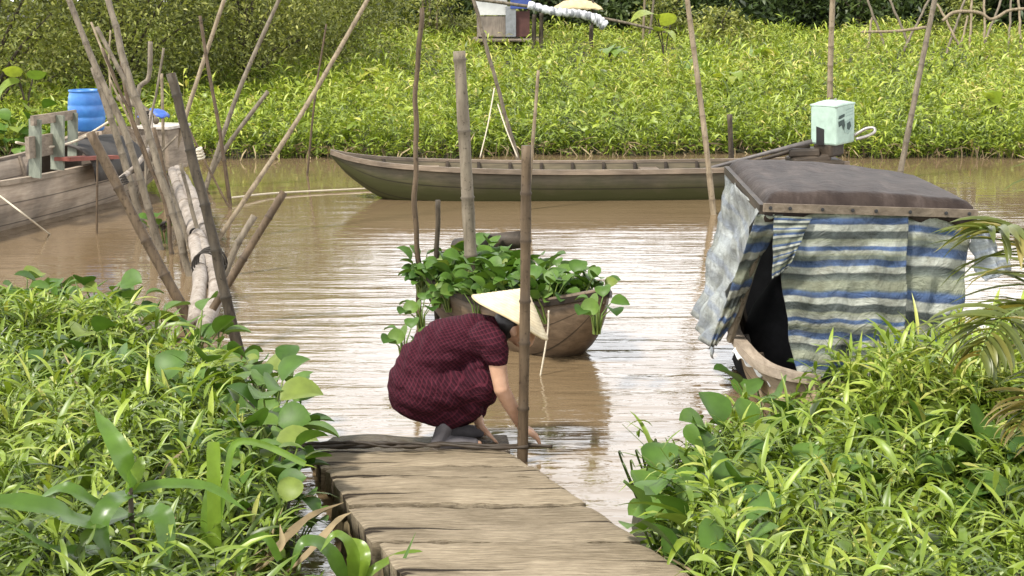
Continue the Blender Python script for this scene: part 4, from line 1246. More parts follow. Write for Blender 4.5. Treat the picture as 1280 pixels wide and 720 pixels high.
fas = MB().bar(cl_(fa), cl_(fb), .022, .045).build('edge_board', M['sampan_rail'], cbt, local=True)
for k in range(8):
    q = cl_(fa.lerp(fb, (.03, .12, .27, .41, .52, .68, .85, .96)[k]) + Vector((0, -.013, 0)))
    MB().lathe([(0, .006), (.010, .005), (.010, -.004)], q, 8, axis=RCI @ Vector((0, -1, 0.1))).build('nail', M['black'], fas, local=True)
lb = [cl_(RFL + Vector((-.02, 0, -.05))), cl_(RBL + Vector((-.02, 0, -.05)))]
MB().bar(lb[0], lb[1], .03, .05).build('side_beam', M['dark_wood'], cbt, local=True)
for (tp, bt_) in ((RFL + Vector((.03, .05, -.06)), atd(913, 424, 8.1)), (RFR + Vector((-.05, .05, -.06)), atd(1190, 455, 7.7)), (RBL + Vector((.05, -.05, -.06)), atd(915, 372, 9.4)), (RBR + Vector((-.05, -.05, -.06)), atd(1130, 372, 9.2))):
    MB().tube([cl_(bt_), cl_(tp)], 0.035, 8, flat=.7).build('canopy_post', M['bamboo_grey'], cbt, local=True)
for u in (.33, .66):
    a_, b_ = roof_pt(u, .02), roof_pt(u, .98)
    MB().tube([cl_(a_ - Vector((0, 0, .05))), cl_(a_.lerp(b_, .5) + Vector((0, 0, .02))), cl_(b_ - Vector((0, 0, .05)))], .02, 8).build('roof_bow', M['bamboo_grey'], cbt, local=True)
# striped tarps
M['dark_canvas'] = plain_mat('canopy_shade_canvas', (.045, .045, .045), .8, .2, .3, 6)  # near-black colour stands in for the shade under the canopy
def tarp_mat(name, reps, shift, pale=0.0):
    m, nt, b = new_mat(name)
    at = N(nt, 'ShaderNodeAttribute', attribute_name='along')
    mu = N(nt, 'ShaderNodeMath', operation='MULTIPLY_ADD'); mu.inputs[1].default_value = reps; mu.inputs[2].default_value = shift
    nn = N(nt, 'ShaderNodeMath', operation='MULTIPLY_ADD'); nn.inputs[1].default_value = 0.10
    nt.links.new(at.outputs['Fac'], mu.inputs[0])
    nt.links.new(noise(nt, 3.0, 4), nn.inputs[0]); nt.links.new(mu.outputs[0], nn.inputs[2])
    fr = N(nt, 'ShaderNodeMath', operation='FRACT'); nt.links.new(nn.outputs[0], fr.inputs[0])
    wht, gry, dkg, blu, dbl, bei = (0.47, 0.49, 0.43), (0.17, 0.20, 0.17), (0.065, 0.08, 0.075), (0.085, 0.15, 0.31), (0.045, 0.08, 0.17), (0.30, 0.32, 0.23)
    if pale: wht, gry, dkg, blu, dbl, bei = [(c[0] * (1 - pale) + .5 * pale, c[1] * (1 - pale) + .54 * pale, c[2] * (1 - pale) + .56 * pale) for c in (wht, gry, dkg, blu, dbl, bei)]
    seq = [(0, bei), (.09, bei), (.11, gry), (.14, blu), (.20, dbl), (.22, wht), (.29, wht), (.31, dkg), (.40, dkg), (.42, bei), (.50, wht), (.52, blu), (.56, blu), (.58, wht), (.63, bei), (.65, gry), (.69, gry), (.71, dbl), (.78, blu), (.80, wht), (.87, wht), (.89, dkg), (.96, gry), (1, bei)]
    rr = ramp(nt, seq)
    nt.links.new(fr.outputs[0], rr.inputs[0])
    dirt = noise(nt, 5, 6, .7)
    dr_ = ramp(nt, [(.32, (.48, .46, .40)), (.6, (1.05, 1.05, 1.05))])
    nt.links.new(dirt, dr_.inputs[0])
    col = mixc(nt, 1.0, rr.outputs[0], dr_.outputs[0], 'MULTIPLY')
    # fine woven streaks
    wv = noise(nt, 60, 2, .5, None, (.3, .3, 3))
    wr = ramp(nt, [(.35, (.86, .86, .86)), (.65, (1.08, 1.08, 1.08))])
    nt.links.new(wv, wr.inputs[0])
    col = mixc(nt, 1.0, col, wr.outputs[0], 'MULTIPLY')
    nt.links.new(col, b.inputs['Base Color'])
    b.inputs['Roughness'].default_value = .42
    b.inputs['Specular IOR Level'].default_value = .45
    bump(nt, b, noise(nt, 5, 7, .72, None, None, 1.2), 1.0, .06)
    tr = N(nt, 'ShaderNodeBsdfTranslucent'); nt.links.new(col, tr.inputs[0])
    ms = N(nt, 'ShaderNodeMixShader'); ms.inputs[0].default_value = .18
    nt.links.new(b.outputs[0], ms.inputs[1]); nt.links.new(tr.outputs[0], ms.inputs[2])
    nt.links.new(ms.outputs[0], nt.nodes['Material Output'].inputs[0])
    return m
M['tarp'] = tarp_mat('striped_tarp', 2.3, 0.0)
M['tarp2'] = tarp_mat('striped_tarp_darker_fold', 1.5, 0.35)
M['tarp_side'] = tarp_mat('striped_side_tarp', 1.6, .2, .7)
def sag(u, v): return .014 * math.sin(u * 21 + v * 4) * v + .010 * math.sin(v * 17 + u * 9) + .02 * math.sin(u * 8 + 1) * v
def curtain(tl_, tr_, bl_, br_, name, mat, nu=80, nv=70, wav=1.0, bulge=0.0, wob=0.0):
    mb = MB()
    nrm = (tr_ - tl_).cross(bl_ - tl_).normalized()
    def fn(u, v):
        p = tl_.lerp(tr_, u).lerp(bl_.lerp(br_, u), v)
        wr_ = mnoise.fractal(p * 5.0, 1.0, 2.0, 5) * .030 + abs(mnoise.noise(p * 9.0)) * .016
        p = p + nrm * (wr_ * min(1, v * 4 + .15) + sag(u * 1.0, v) * wav + bulge * math.sin(math.pi * v) * math.sin(math.pi * min(1, u * 1.0)))
        p.z += wob * math.sin(u * 19) * v
        return cl_(p)
    mb.grid(fn, nu, nv)
    return mb.build(name, mat, cbt, local=True, smooth=True, solid=0.004)
tTL, tTR = RFL + Vector((.035, -.01, -.075)), RFR + Vector((-.02, -.01, -.075))
curtain(tTL, atd(1136, 265, 7.67), atd(996, 470, 7.45), atd(1128, 480, 7.45), 'front_tarp', M['tarp'], wob=.01)
curtain(atd(1126, 264, 7.70), tTR, atd(1118, 470, 7.52), atd(1195, 470, 7.6), 'side_fold_tarp', M['tarp2'], 30, 40)
curtain(RBL + Vector((-.03, 0, -.05)), RFL + Vector((-.045, 0, -.06)), atd(866, 392, 9.35), atd(888, 448, 8.35), 'left_tarp', M['tarp_side'], 40, 40, 1.5, .10)
curtain(RFL + Vector((-.05, -.015, -.08)), RFL + Vector((.09, -.02, -.08)), atd(886, 440, 8.2), atd(902, 428, 8.1), 'corner_strip', M['tarp2'], 12, 36, .6)
curtain(RFL + Vector((.04, -.03, -.08)), RFL + Vector((.24, -.03, -.09)), atd(965, 350, 7.52), atd(985, 335, 7.5), 'torn_strip', M['tarp'], 12, 30, .8)
curtain(RFR + Vector((-.03, 0.03, -.06)), RFR + Vector((.07, .12, -.08)), atd(1232, 352, 7.75), atd(1266, 338, 7.95), 'side_flap', M['tarp_side'], 30, 40, 1.0)
curtain(RBL + Vector((0, .02, -.06)), RBR + Vector((0, .02, -.06)), atd(915, 398, 9.5), atd(1140, 400, 9.35), 'rear_tarp', M['dark_canvas'], 30, 30, 1.0)  # hung low and coloured dark to darken the view into the boat
# white plastic on the gunwale, black bundle enlarged as painted shade to darken the inside
wpts = [atd(925, 440, 8.0), atd(945, 455, 7.75), atd(972, 478, 7.45)]
mb = MB()
P_ = spline(wpts, 20)
mb.grid(lambda u, v: P_[int(u * 19)] + Vector(((v - .5) * .10, (v - .5) * .05 + .02 * math.sin(u * 30), .03 * math.sin(v * 3.14) + .015 * math.sin(u * 23 + v * 9))), 19, 6)
tag(mb.build('plastic_sheet', plain_mat('white_plastic', (.72, .73, .70), .35, .5, .1, 10), loc=wpts[0], smooth=True, solid=.006), 'crumpled white plastic lying over the edge of the canopy boat', 'plastic sheet')
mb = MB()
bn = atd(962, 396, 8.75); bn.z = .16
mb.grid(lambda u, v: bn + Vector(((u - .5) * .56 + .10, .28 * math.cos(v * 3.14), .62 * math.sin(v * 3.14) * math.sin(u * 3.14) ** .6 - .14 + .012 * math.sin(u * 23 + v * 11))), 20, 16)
tag(mb.build('shade_bundle', plain_mat('black_shade_cloth', (.02, .02, .022), .8, .2, .4, 9), loc=bn, smooth=True, solid=.01), 'black bundle standing in for shade inside the open corner of the canopy boat', 'bundle')

# ================================================================== WOMAN
WD = 7.22
def W(px, py, dy=0.0): return atd(px, py, WD + dy)
def blob(name, balls, voxel, smooth_it, mat, parent, loc, post=None):
    """union of ellipsoids (centre, radii, optional rotation), remeshed into one smooth skin."""
    nu, nv = 14, 9
    th = np.linspace(0, 2 * math.pi, nu, endpoint=False)
    V, F = [], []
    for c, rad in balls:
        o = len(V)
        V.append((c[0], c[1], c[2] - rad[2]))
        for j in range(1, nv):
            a = -math.pi / 2 + math.pi * j / nv
            for t in th:
                V.append((c[0] + rad[0] * math.cos(a) * math.cos(t), c[1] + rad[1] * math.cos(a) * math.sin(t), c[2] + rad[2] * math.sin(a)))
        V.append((c[0], c[1], c[2] + rad[2]))
        topi = len(V) - 1
        for i in range(nu):
            i2 = (i + 1) % nu
            F.append((o, o + 1 + i2, o + 1 + i))
            for j in range(nv - 2):
                p_ = o + 1 + j * nu
                F.append((p_ + i, p_ + i2, p_ + nu + i2, p_ + nu + i))
            p_ = o + 1 + (nv - 2) * nu
            F.append((p_ + i, p_ + i2, topi))
    me = bpy.data.meshes.new(name + '_source')
    me.from_pydata([Vector(v) - Vector(loc) for v in V], [], F)
    tmp = bpy.data.objects.new(name + '_source', me)
    C.objects.link(tmp)
    rm = tmp.modifiers.new('r', 'REMESH'); rm.mode = 'VOXEL'; rm.voxel_size = voxel; rm.use_smooth_shade = True
    sm = tmp.modifiers.new('s', 'SMOOTH'); sm.factor = .5; sm.iterations = smooth_it
    dg = bpy.context.evaluated_depsgraph_get()
    dg.update()
    out = bpy.data.meshes.new_from_object(tmp.evaluated_get(dg))
    bpy.data.objects.remove(tmp); bpy.data.meshes.remove(me)
    out.name = name
    out.polygons.foreach_set('use_smooth', [True] * len(out.polygons))
    out.materials.clear(); out.materials.append(mat)
    if post: post(out, Vector(loc))
    o = bpy.data.objects.new(name, out)
    C.objects.link(o)
    o.location = loc
    if parent:
        o.parent = parent; o.location = Vector(loc) - parent.location
    return o
def chain(pts, ky=1.0, dens=3.0):
    out = []
    for (p, r), (q, s) in zip(pts[:-1], pts[1:]):
        k = max(2, int((q - p).length / (min(r, s)) * dens))
        for i in range(k + 1):
            t = i / k
            rr = r + (s - r) * t
            out.append((p.lerp(q, t), (rr, rr * ky, rr)))
    return out
m_skin, nt, b = new_mat('skin')
r = ramp(nt, [(.35, (.42, .24, .15)), (.7, (.56, .35, .24))]); nt.links.new(noise(nt, 12, 4), r.inputs[0]); nt.links.new(r.outputs[0], b.inputs['Base Color'])
b.inputs['Roughness'].default_value = .5
b.inputs['Subsurface Weight'].default_value = .12
b.inputs['Subsurface Radius'].default_value = (.02, .008, .004)
px_m = WD / FOC
wroot_loc = onz(568, 543, 0.03)
per_body = []
# right arm (near side), sleeve end to wrist
RSH, REL, RWR = W(618, 432, -.17), W(627, 486, -.20), W(652, 533, -.12)
per_body += chain([(RSH, .052), (REL, .040)]) + chain([(REL, .041), (REL.lerp(RWR, .35), .039), (RWR, .026)])
def hand(wr, dirv, down, side_, s=1.0, curl=0.5):
    """palm, four jointed fingers of different lengths and a thumb leaving the palm's side"""
    dirv, side_ = dirv.normalized(), side_.normalized()
    nrm = down.normalized()
    out = []
    pl = wr + dirv * .07 * s
    for a in np.linspace(-1, 1, 6):
        out += chain([(wr + side_ * a * .020 * s, .018 * s), (pl + side_ * a * .032 * s, .0135 * s)])
    for k, (a, Lf) in enumerate(((-1, .066), (-.34, .078), (.33, .073), (1, .058))):
        k0 = pl + side_ * a * .033 * s
        d1 = (dirv + nrm * curl * .5 + side_ * a * .12).normalized()
        d2 = (dirv * .7 + nrm * curl * 1.4).normalized()
        d3 = (dirv * .35 + nrm * curl * 1.9).normalized()
        k1 = k0 + d1 * Lf * .46 * s; k2 = k1 + d2 * Lf * .32 * s; k3 = k2 + d3 * Lf * .24 * s
        out += chain([(k0, .0105 * s), (k1, .0095 * s), (k2, .0088 * s), (k3, .0075 * s)])
    t0 = wr + dirv * .02 * s - side_ * .024 * s
    t1 = t0 + (dirv * .6 - side_ * .8 + nrm * .3).normalized() * .042 * s
    t2 = t1 + (dirv * .9 - side_ * .15 + nrm * .4).normalized() * .034 * s
    out += chain([(t0, .015 * s), (t1, .0115 * s), (t2, .009 * s)])
    return out
hd = (W(683, 552, -.10) - RWR)
per_body += hand(RWR, hd, Vector((0.0, 0.1, -1)), Vector((0.1, -1, -.1)), 1.0, .55)
# left arm (far side)
LSH, LEL, LWR = W(622, 432, .17), W(588, 498, .16), W(600, 531, .02)
per_body += chain([(LSH, .050), (LEL, .040)]) + chain([(LEL, .040), (LWR, .025)])
per_body += hand(LWR, W(617, 549, -.04) - LWR, Vector((.7, 0, -.7)), Vector((.2, -1, .1)), .95, .25)
# neck and head, facing right and down
HC = W(646, 409, 0)
per_body += chain([(W(608, 415), .058), (W(630, 408), .056), (HC + Vector((-.02, 0, .0)), .06)])
per_body += [(HC + Vector((-.012, 0, .012)), (.092, .076, .088)), (HC + Vector((.030, 0, -.030)), (.070, .062, .080)), (HC + Vector((.048, 0, -.072)), (.040, .040, .036))]
fwd = Vector((.86, 0, -.5)); upv = Vector((.5, 0, .86))
per_body += [(HC + fwd * .097 + upv * -.01, (.017, .013, .017)), (HC + fwd * .085 + upv * .012, (.013, .010, .016)), (HC + fwd * .088 - upv * .043, (.012, .024, .008))]
per_body += [(HC + Vector((-.015, -.077, -.005)), (.022, .010, .032)), (HC + Vector((-.015, .077, -.005)), (.022, .010, .032))]
# legs: thighs under the dress, shins and feet on the wet board
for dy, ox in ((-.10, 0), (.11, 8)):
    hipp, knee, ank = W(528, 488, dy), W(606 + ox, 478, dy * 1.3), W(556 + ox, 531, dy)
    per_body += chain([(hipp, .085), (knee, .044)]) + chain([(knee, .044), (knee.lerp(ank, .4), .046), (ank, .034)])
    toe = W(598 + ox, 545, dy); toe.z = .055
    heel = W(550 + ox, 544, dy); heel.z = .06
    per_body += chain([(ank, .034), (heel, .030)]) + chain([(heel, .030), (heel.lerp(toe, .6), .030), (toe, .020)], 1.15)
# trunk
spine = [(W(522, 486), .152), (W(532, 458), .156), (W(557, 434), .150), (W(588, 422), .126), (W(612, 416), .088)]
per_body += chain([(p, r_ * .9) for p, r_ in spine], 1.05)
person = blob('person', per_body, .0062, 3, m_skin, None, wroot_loc)
tag(person, 'woman in dark red checked dress and conical hat crouching at the end of the landing', 'person')

# dress
SPL = [p for p, r_ in spine]
def dress_uv(me, loc):
    co = np.zeros(len(me.vertices) * 3); me.vertices.foreach_get('co', co)
    co = co.reshape(-1, 3) + np.array(loc)
    P3 = np.array([tuple(W(478, 520)), ] + [tuple(p) for p in SPL] + [tuple(W(640, 410))])
    seg = P3[1:] - P3[:-1]; ln = np.linalg.norm(seg, axis=1); cum = np.concatenate([[0], np.cumsum(ln)])
    best = np.full(len(co), 1e9); ss = np.zeros(len(co)); cp = np.zeros_like(co)
    for i in range(len(seg)):
        t = np.clip(((co - P3[i]) @ seg[i]) / ln[i] ** 2, 0, 1)
        q = P3[i] + t[:, None] * seg[i]
        d = np.linalg.norm(co - q, axis=1)
        mk = d < best
        best[mk] = d[mk]; ss[mk] = cum[i] + t[mk] * ln[i]; cp[mk] = q[mk]
    rel = co - cp
    axis = np.array(tuple((SPL[-1] - SPL[0]).normalized()))
    upn = np.cross(np.array([0, 1.0, 0]), axis); upn /= np.linalg.norm(upn)
    ang = np.arctan2(rel[:, 1], rel @ upn * -1)
    tt = (co @ axis); tt2 = ang * .16
    # cloth folds: shallow ridges radiating over the hip and waist
    nrm = np.zeros(len(me.vertices) * 3); me.vertices.foreach_get('normal', nrm); nrm = nrm.reshape(-1, 3)
    fold = .0075 * np.sin(tt * 55 + np.sin(tt2 * 25) * 2.2) * np.exp(-((tt - tt.mean()) / .16) ** 2) + .003 * np.sin(co[:, 2] * 80 + co[:, 0] * 30)
    co2 = co + nrm * fold[:, None] - np.array(loc)
    me.vertices.foreach_set('co', co2.ravel())
    for nme, val in (('girth', tt), ('along', tt2)):
        a = me.attributes.new(nme, 'FLOAT', 'POINT'); a.data.foreach_set('value', val.astype(np.float32))
m_dress, nt, b = new_mat('dark_red_checked_cotton')
def lines(attr, per, wdt, soft=.06):
    at = N(nt, 'ShaderNodeAttribute', attribute_name=attr)
    mu = N(nt, 'ShaderNodeMath', operation='MULTIPLY'); mu.inputs[1].default_value = 1.0 / per
    fr = N(nt, 'ShaderNodeMath', operation='FRACT')
    nt.links.new(at.outputs['Fac'], mu.inputs[0]); nt.links.new(mu.outputs[0], fr.inputs[0])
    rr = ramp(nt, [(0, (1, 1, 1)), (wdt, (1, 1, 1)), (wdt + soft, (0, 0, 0)), (1 - soft, (0, 0, 0)), (1, (1, 1, 1))])
    nt.links.new(fr.outputs[0], rr.inputs[0])
    return rr.outputs[0]
l1, l2 = lines('girth', .017, .14), lines('along', .017, .14)
base = (.040, .006, .012); lite = (.092, .016, .028); dark = (.022, .004, .009)
b1_, b2_ = lines('girth', .017, .5, .08), lines('along', .017, .5, .08)
col = mixc(nt, b1_, dark, base)
col = mixc(nt, b2_, mixc(nt, .5, dark, col), col)
mx1 = N(nt, 'ShaderNodeMath', operation='MULTIPLY'); mx1.inputs[1].default_value = .55
nt.links.new(l1, mx1.inputs[0])
col = mixc(nt, mx1.outputs[0], col, lite)
mx2 = N(nt, 'ShaderNodeMath', operation='MULTIPLY'); mx2.inputs[1].default_value = .55
nt.links.new(l2, mx2.inputs[0])
col = mixc(nt, mx2.outputs[0], col, lite)
nt.links.new(col, b.inputs['Base Color'])
b.inputs['Roughness'].default_value = .85
b.inputs['Specular IOR Level'].default_value = .15
bump(nt, b, noise(nt, 10, 6, .65, None, None, .8), .8, .04)
dr_b = chain([(p, r_) for p, r_ in spine], 1.12)
dr_b += [(W(522, 488), (.158, .20, .150)), (W(516, 478), (.132, .185, .14)), (W(606, 424), (.090, .20, .10)), (W(590, 462), (.08, .17, .09)), (W(604, 448), (.05, .15, .08))]
for dy, ox in ((-.10, 0), (.11, 6)):
    hipp, knee = W(528, 492, dy), W(602 + ox, 482, dy * 1.25)
    dr_b += chain([(hipp, .125), (knee, .082)]) + chain([(knee, .085), (W(585 + ox, 512, dy * 1.1), .055)]) + chain([(W(520, 505, dy), .085), (W(545, 516, dy), .070), (W(592 + ox, 508, dy), .060)]) + chain([(W(600 + ox, 484, dy * 1.25), .08), (W(584 + ox, 514, dy), .062), (W(562 + ox, 522, dy), .060)])
# short sleeves
dr_b += chain([(W(606, 422, -.13), .085), (W(616, 430, -.17), .078), (RSH.lerp(REL, .24), .066)]) + chain([(W(606, 422, .13), .080), (LSH.lerp(LEL, .35), .060)])
blob('dress', dr_b, .0075, 4, m_dress, person, W(560, 460), dress_uv)
# grey slippers
m_tr = plain_mat('grey_cloth', (.13, .12, .125), .85, .2, .2, 14)
tb = []
for dy, ox in ((-.10, 0), (.11, 8)):
    heel, toe = W(548 + ox, 540, dy), W(592 + ox, 545, dy)
    heel.z = .062; toe.z = .058
    tb += chain([(W(556 + ox, 532, dy), .044), (heel, .040), (heel.lerp(toe, .6), .038), (toe, .030)], 1.25)
blob('slippers', tb, .006, 3, m_tr, person, W(575, 540))
# hair
m_hair = plain_mat('black_hair', (.014, .011, .010), .45, .4, .3, 40)
hb = [(HC + Vector((-.035, 0, .02)), (.088, .085, .085)), (HC + Vector((-.075, 0, -.02)), (.055, .06, .06))]
blob('hair', hb, .007, 3, m_hair, person, HC)
# conical hat
m_hat, nt, b = new_mat('straw_hat')
r = ramp(nt, [(.3, (.52, .41, .24)), (.7, (.76, .65, .44))])
nt.links.new(noise(nt, 14, 5, .6), r.inputs[0])
at = N(nt, 'ShaderNodeAttribute', attribute_name='girth')
mu = N(nt, 'ShaderNodeMath', operation='MULTIPLY'); mu.inputs[1].default_value = 15
fr = N(nt, 'ShaderNodeMath', operation='FRACT'); nt.links.new(at.outputs['Fac'], mu.inputs[0]); nt.links.new(mu.outputs[0], fr.inputs[0])
rr = ramp(nt, [(0, (.74, .7, .62)), (.14, (1, 1, 1)), (.9, (1, 1, 1)), (1, (.74, .7, .62))]); nt.links.new(fr.outputs[0], rr.inputs[0])
col = mixc(nt, 1.0, r.outputs[0], rr.outputs[0], 'MULTIPLY')
nt.links.new(col, b.inputs['Base Color']); b.inputs['Roughness'].default_value = .55
bump(nt, b, fr.outputs[0], .3, .004)
rimc = W(637.5, 396.5, 0)
axh = Vector((.50, .0, .865))
axh = (axh + Vector((0, .13, 0))).normalized()
Rr, Hr = .222, .172
q = Vector((0, 0, 1)).rotation_difference(axh)
mb = MB()
nr, na = 30, 56
V, A, F = [], [], []
for i in range(nr + 1):
    t = i / nr
    for j in range(na):
        th = 2 * math.pi * j / na
        rad = Rr * t + .0015 * math.sin(i * 2.1)
        V.append(rimc + q @ Vector((rad * math.cos(th), rad * math.sin(th), Hr * (1 - t) + .006 * math.sin(th * 3) * t)))
        A.append(t)
for i in range(nr):
    for j in range(na):
        F.append((i * na + j, (i + 1) * na + j, (i + 1) * na + (j + 1) % na, i * na + (j + 1) % na))
mb.add(V, F, A)
hat = mb.build('conical_hat', m_hat, person, loc=rimc, smooth=True, solid=.006)
mb = MB(); mb.tube([rimc + q @ Vector((Rr * math.cos(t), Rr * math.sin(t), .006 * math.sin(t * 3))) for t in np.linspace(0, 2 * math.pi, 60)], .0055, 6)
mb.build('hat_rim', m_hat, hat, loc=rimc, smooth=True).location = (0, 0, 0)

# ================================================================== FOREGROUND PLANTS
def big_leaf(pts, wid, mat, name, parent, tint, prof, fold=.25, up=(0, 0, 1)):
    """one broad strap leaf along a path, widest where prof says"""
    n = 18
    P = spline(pts, n)
    V, Q = [], []
    for i, p in enumerate(P):
        t = (P[min(i + 1, n - 1)] - P[max(i - 1, 0)]).normalized()
        s = t.cross(Vector(up))
        if s.length < .05: s = Vector((1, 0, 0))
        s.normalize()
        nn = s.cross(t)
        w_ = float(prof(np.array(i / (n - 1)))) * wid / 2
        rip = .10 * w_ * math.sin(i * 1.9)
        for a in (-1, -.5, 0, .5, 1):
            V.append(tuple(p + s * a * w_ + nn * (abs(a) * w_ * fold + rip * a)))
    for i in range(n - 1):
        for j in range(4):
            k = i * 5 + j
            Q.append((k, k + 1, k + 6, k + 5))
    V = np.array(V)
    L = np.array(parent.location)
    o = np_mesh(name, V - L, Q, mat, parent, {'tint': np.full(len(V), tint)})
    return o
# broad leaved seedling at the bottom left
cd = 4.75
croot = empty('maize_plant', atd(165, 735, cd), 'young plant with broad arching strap leaves at the bottom left corner', 'plant')
MB().tube([atd(168, 760, cd), atd(166, 690, cd), atd(163, 610, cd)], [.012, .012, .008], 8).build('stalk', M['bark'], croot, loc=atd(165, 735, cd), smooth=True)
CL = [([(163, 612, 0), (150, 565, -.05), (118, 512, .1)], .075, .5), ([(164, 618, 0), (140, 628, -.12), (124, 660, -.18), (138, 700, -.2)], .075, .3),
      ([(165, 614, 0), (200, 606, .05), (240, 606, .1), (268, 612, .12), (310, 640, .1)], .05, .5), ([(160, 640, 0), (110, 655, -.2), (60, 635, -.3), (0, 628, -.35), (-30, 640, -.4)], .085, .35),
      ([(162, 660, 0), (110, 625, -.1), (80, 610, -.12), (45, 625, -.1)], .055, .4), ([(165, 650, 0), (190, 640, -.1), (206, 655, -.15), (208, 715, -.2)], .085, .3),
      ([(163, 612, 0), (172, 590, .05), (178, 570, .1)], .05, .8), ([(160, 690, 0), (110, 690, -.2), (70, 690, -.3), (0, 650, -.5)], .07, .4)]
for pts, wd, ti in CL:
    big_leaf([atd(a, b_, cd + c_) for a, b_, c_ in pts], wd, M['corn'], 'leaf', croot, ti, prof_strap, .22, up=(.1, -.5, 1))
cd2 = 4.95
c2r = empty('strap_leaf_plant', atd(262, 735, cd2), 'upright bright green strap leaves with a folded tip beside the young plant', 'plant')
for pts, wd, ti in (([(270, 740, 0), (268, 650, 0), (267, 552, .02)], .05, .78), ([(258, 735, 0), (256, 650, .02), (264, 600, .05)], .03, .6), ([(275, 650, .05), (284, 590, .08), (295, 554, .1), (330, 556, .1), (382, 580, .05)], .025, .6), ([(290, 740, 0), (300, 690, -.05), (330, 670, -.1), (350, 700, -.1)], .03, .5)):
    big_leaf([atd(a, b_, cd2 + c_) for a, b_, c_ in pts], wd, M['corn'], 'leaf', c2r, ti, lambda t: np.interp(t, [0, .2, .95, 1], [.6, 1, 1, .85]), .2, up=(0, -1, .2))
# dry leaves against the landing's side
dl = [(([(300, 730, 0), (345, 690, 0), (385, 650, .1), (430, 628, .2)]), .05, .55, 'dry brown leaf leaning up against the side of the landing'),
      (([(330, 740, 0), (380, 700, 0), (420, 655, .1), (440, 640, .15)]), .04, .8, 'pale dry leaf blade lying under the brown leaf by the landing'),
      (([(285, 700, 0), (310, 720, -.05), (350, 690, -.05), (350, 655, 0)]), .035, .9, 'straw coloured dry leaf bent near the strap leaves'),
      (([(260, 690, 0), (285, 715, -.1), (310, 735, -.1)]), .035, .3, 'dark dry leaf at the bottom edge below the strap leaves')]
for pts, wd, ti, lab in dl:
    pr = empty('dry_leaf', atd(*pts[0][:2], 5.0), lab, 'dry leaf')
    big_leaf([atd(a, b_, 5.0 + c_) for a, b_, c_ in pts], wd, M['dry'], 'blade', pr, ti, prof_strap, .5)
cd3 = 4.75
c3 = empty('broadleaf_weed', atd(440, 735, cd3), 'broad leaved weed drooping beside the side of the landing', 'plant')
for pts, wd, ti in (([(440, 740, 0), (410, 690, -.05), (380, 678, -.1), (362, 715, -.12)], .07, .4), ([(442, 740, 0), (440, 690, -.05), (420, 668, -.08), (400, 690, -.1)], .05, .7), ([(445, 740, 0), (455, 700, 0), (450, 680, .05), (428, 672, .05)], .05, .8), ([(448, 740, 0), (470, 710, 0), (520, 690, .1), (545, 712, .1)], .035, .7), ([(480, 745, 0), (500, 710, 0), (520, 665, .05)], .02, .3), ([(500, 745, 0), (515, 715, 0), (555, 712, .05)], .03, .8)):
    big_leaf([atd(a, b_, cd3 + c_) for a, b_, c_ in pts], wd, M['corn'], 'leaf', c3, ti, prof_lance, .25, up=(0, -.6, 1))
# dark thin plant at the left tip of the right bank
tr_ = empty('dark_sedge', onz(805, 640, .05), 'thin dark stemmed weed leaning out over the water at the right bank', 'plant')
rs = random.Random(9)
for k in range(9):
    b0_ = onz(800 + rs.uniform(-10, 22), 640 + rs.uniform(-15, 15), .05)
    tp_ = atd(775 + rs.uniform(0, 70), 545 + rs.uniform(0, 50), b0_.y - .1)
    md = b0_.lerp(tp_, .6) + Vector((rs.uniform(-.05, .05), 0, .10))
    big_leaf([b0_, md, tp_], .010, M['dark_tree_leaf'], 'stem', tr_, rs.uniform(.3, 1), prof_strap, .3, up=(0, -1, .3))
# blue plastic scrap
bs = on_ground(1203, 640, .15) + Vector((0, 0, .16))
mb = MB()
mb.grid(lambda u, v: bs + Vector(((u - .5) * .13, (v - .5) * .10, .045 * math.sin(3.14 * u) * math.sin(3.14 * v) + .03 * (u - .5) + .008 * math.sin(u * 21 + v * 9))), 14, 10)
tag(mb.build('plastic_scrap', plain_mat('blue_grey_plastic', (.10, .13, .30), .4, .5, .3, 20), loc=bs, smooth=True, solid=.004), 'crumpled blue plastic scrap caught in the grass of the right bank', 'plastic scrap')

# palm at the right edge
prt = atd(1345, 640, 5.6); prt.z = gz(prt.x, prt.y)
palm = empty('young_palm', prt, 'young palm reaching in at the right edge with long drooping leaflets', 'palm')
def frond(pts, lmax, n, seed, tint):
    rng = np.random.default_rng(seed)
    P = spline(pts, 40)
    mb = MB(); mb.tube(P, [.014 - .011 * i / 39 for i in range(40)], 6)
    f = mb.build('frond', M['hyacinth_stalk'], palm, loc=prt, smooth=True)
    at = f.data.attributes.new('tint', 'FLOAT', 'POINT'); at.data.foreach_set('value', [.6] * len(f.data.vertices))
    base, head, pit = [], [], []
    for k in range(n):
        t = .15 + .85 * k / n
        i = min(int(t * 39), 38)
        d = (P[i + 1] - P[i]).normalized()
        for sg in (-1, 1):
            hd_ = math.atan2(d.y, d.x) + sg * rng.uniform(.7, 1.1)
            base.append(tuple(P[i])); head.append(hd_); pit.append(rng.uniform(-.1, .5) + d.z * .4)
    base = np.array(base) - np.array(prt); k = len(base)
    L = lmax * rng.uniform(.7, 1.1, k) * np.sin(np.linspace(.5, 2.8, k))
    V, Q, T = leaves_np(base, np.array(head), L, np.full(k, .027), np.array(pit), rng.uniform(.6, 1.5, k), rng.normal(0, .3, k), np.clip(rng.normal(tint, .25, k), 0, 1), prof_strap, 6, .45)
    np_mesh('leaflets', V, Q, M['palm'], f, {'tint': T})
frond([prt, atd(1330, 420, 5.55), atd(1290, 300, 5.3), atd(1225, 285, 5.1)], .42, 40, 1, .45)
frond([prt, atd(1340, 480, 5.5), atd(1305, 390, 5.2), atd(1250, 400, 4.9), atd(1222, 450, 4.8)], .36, 40, 2, .55)
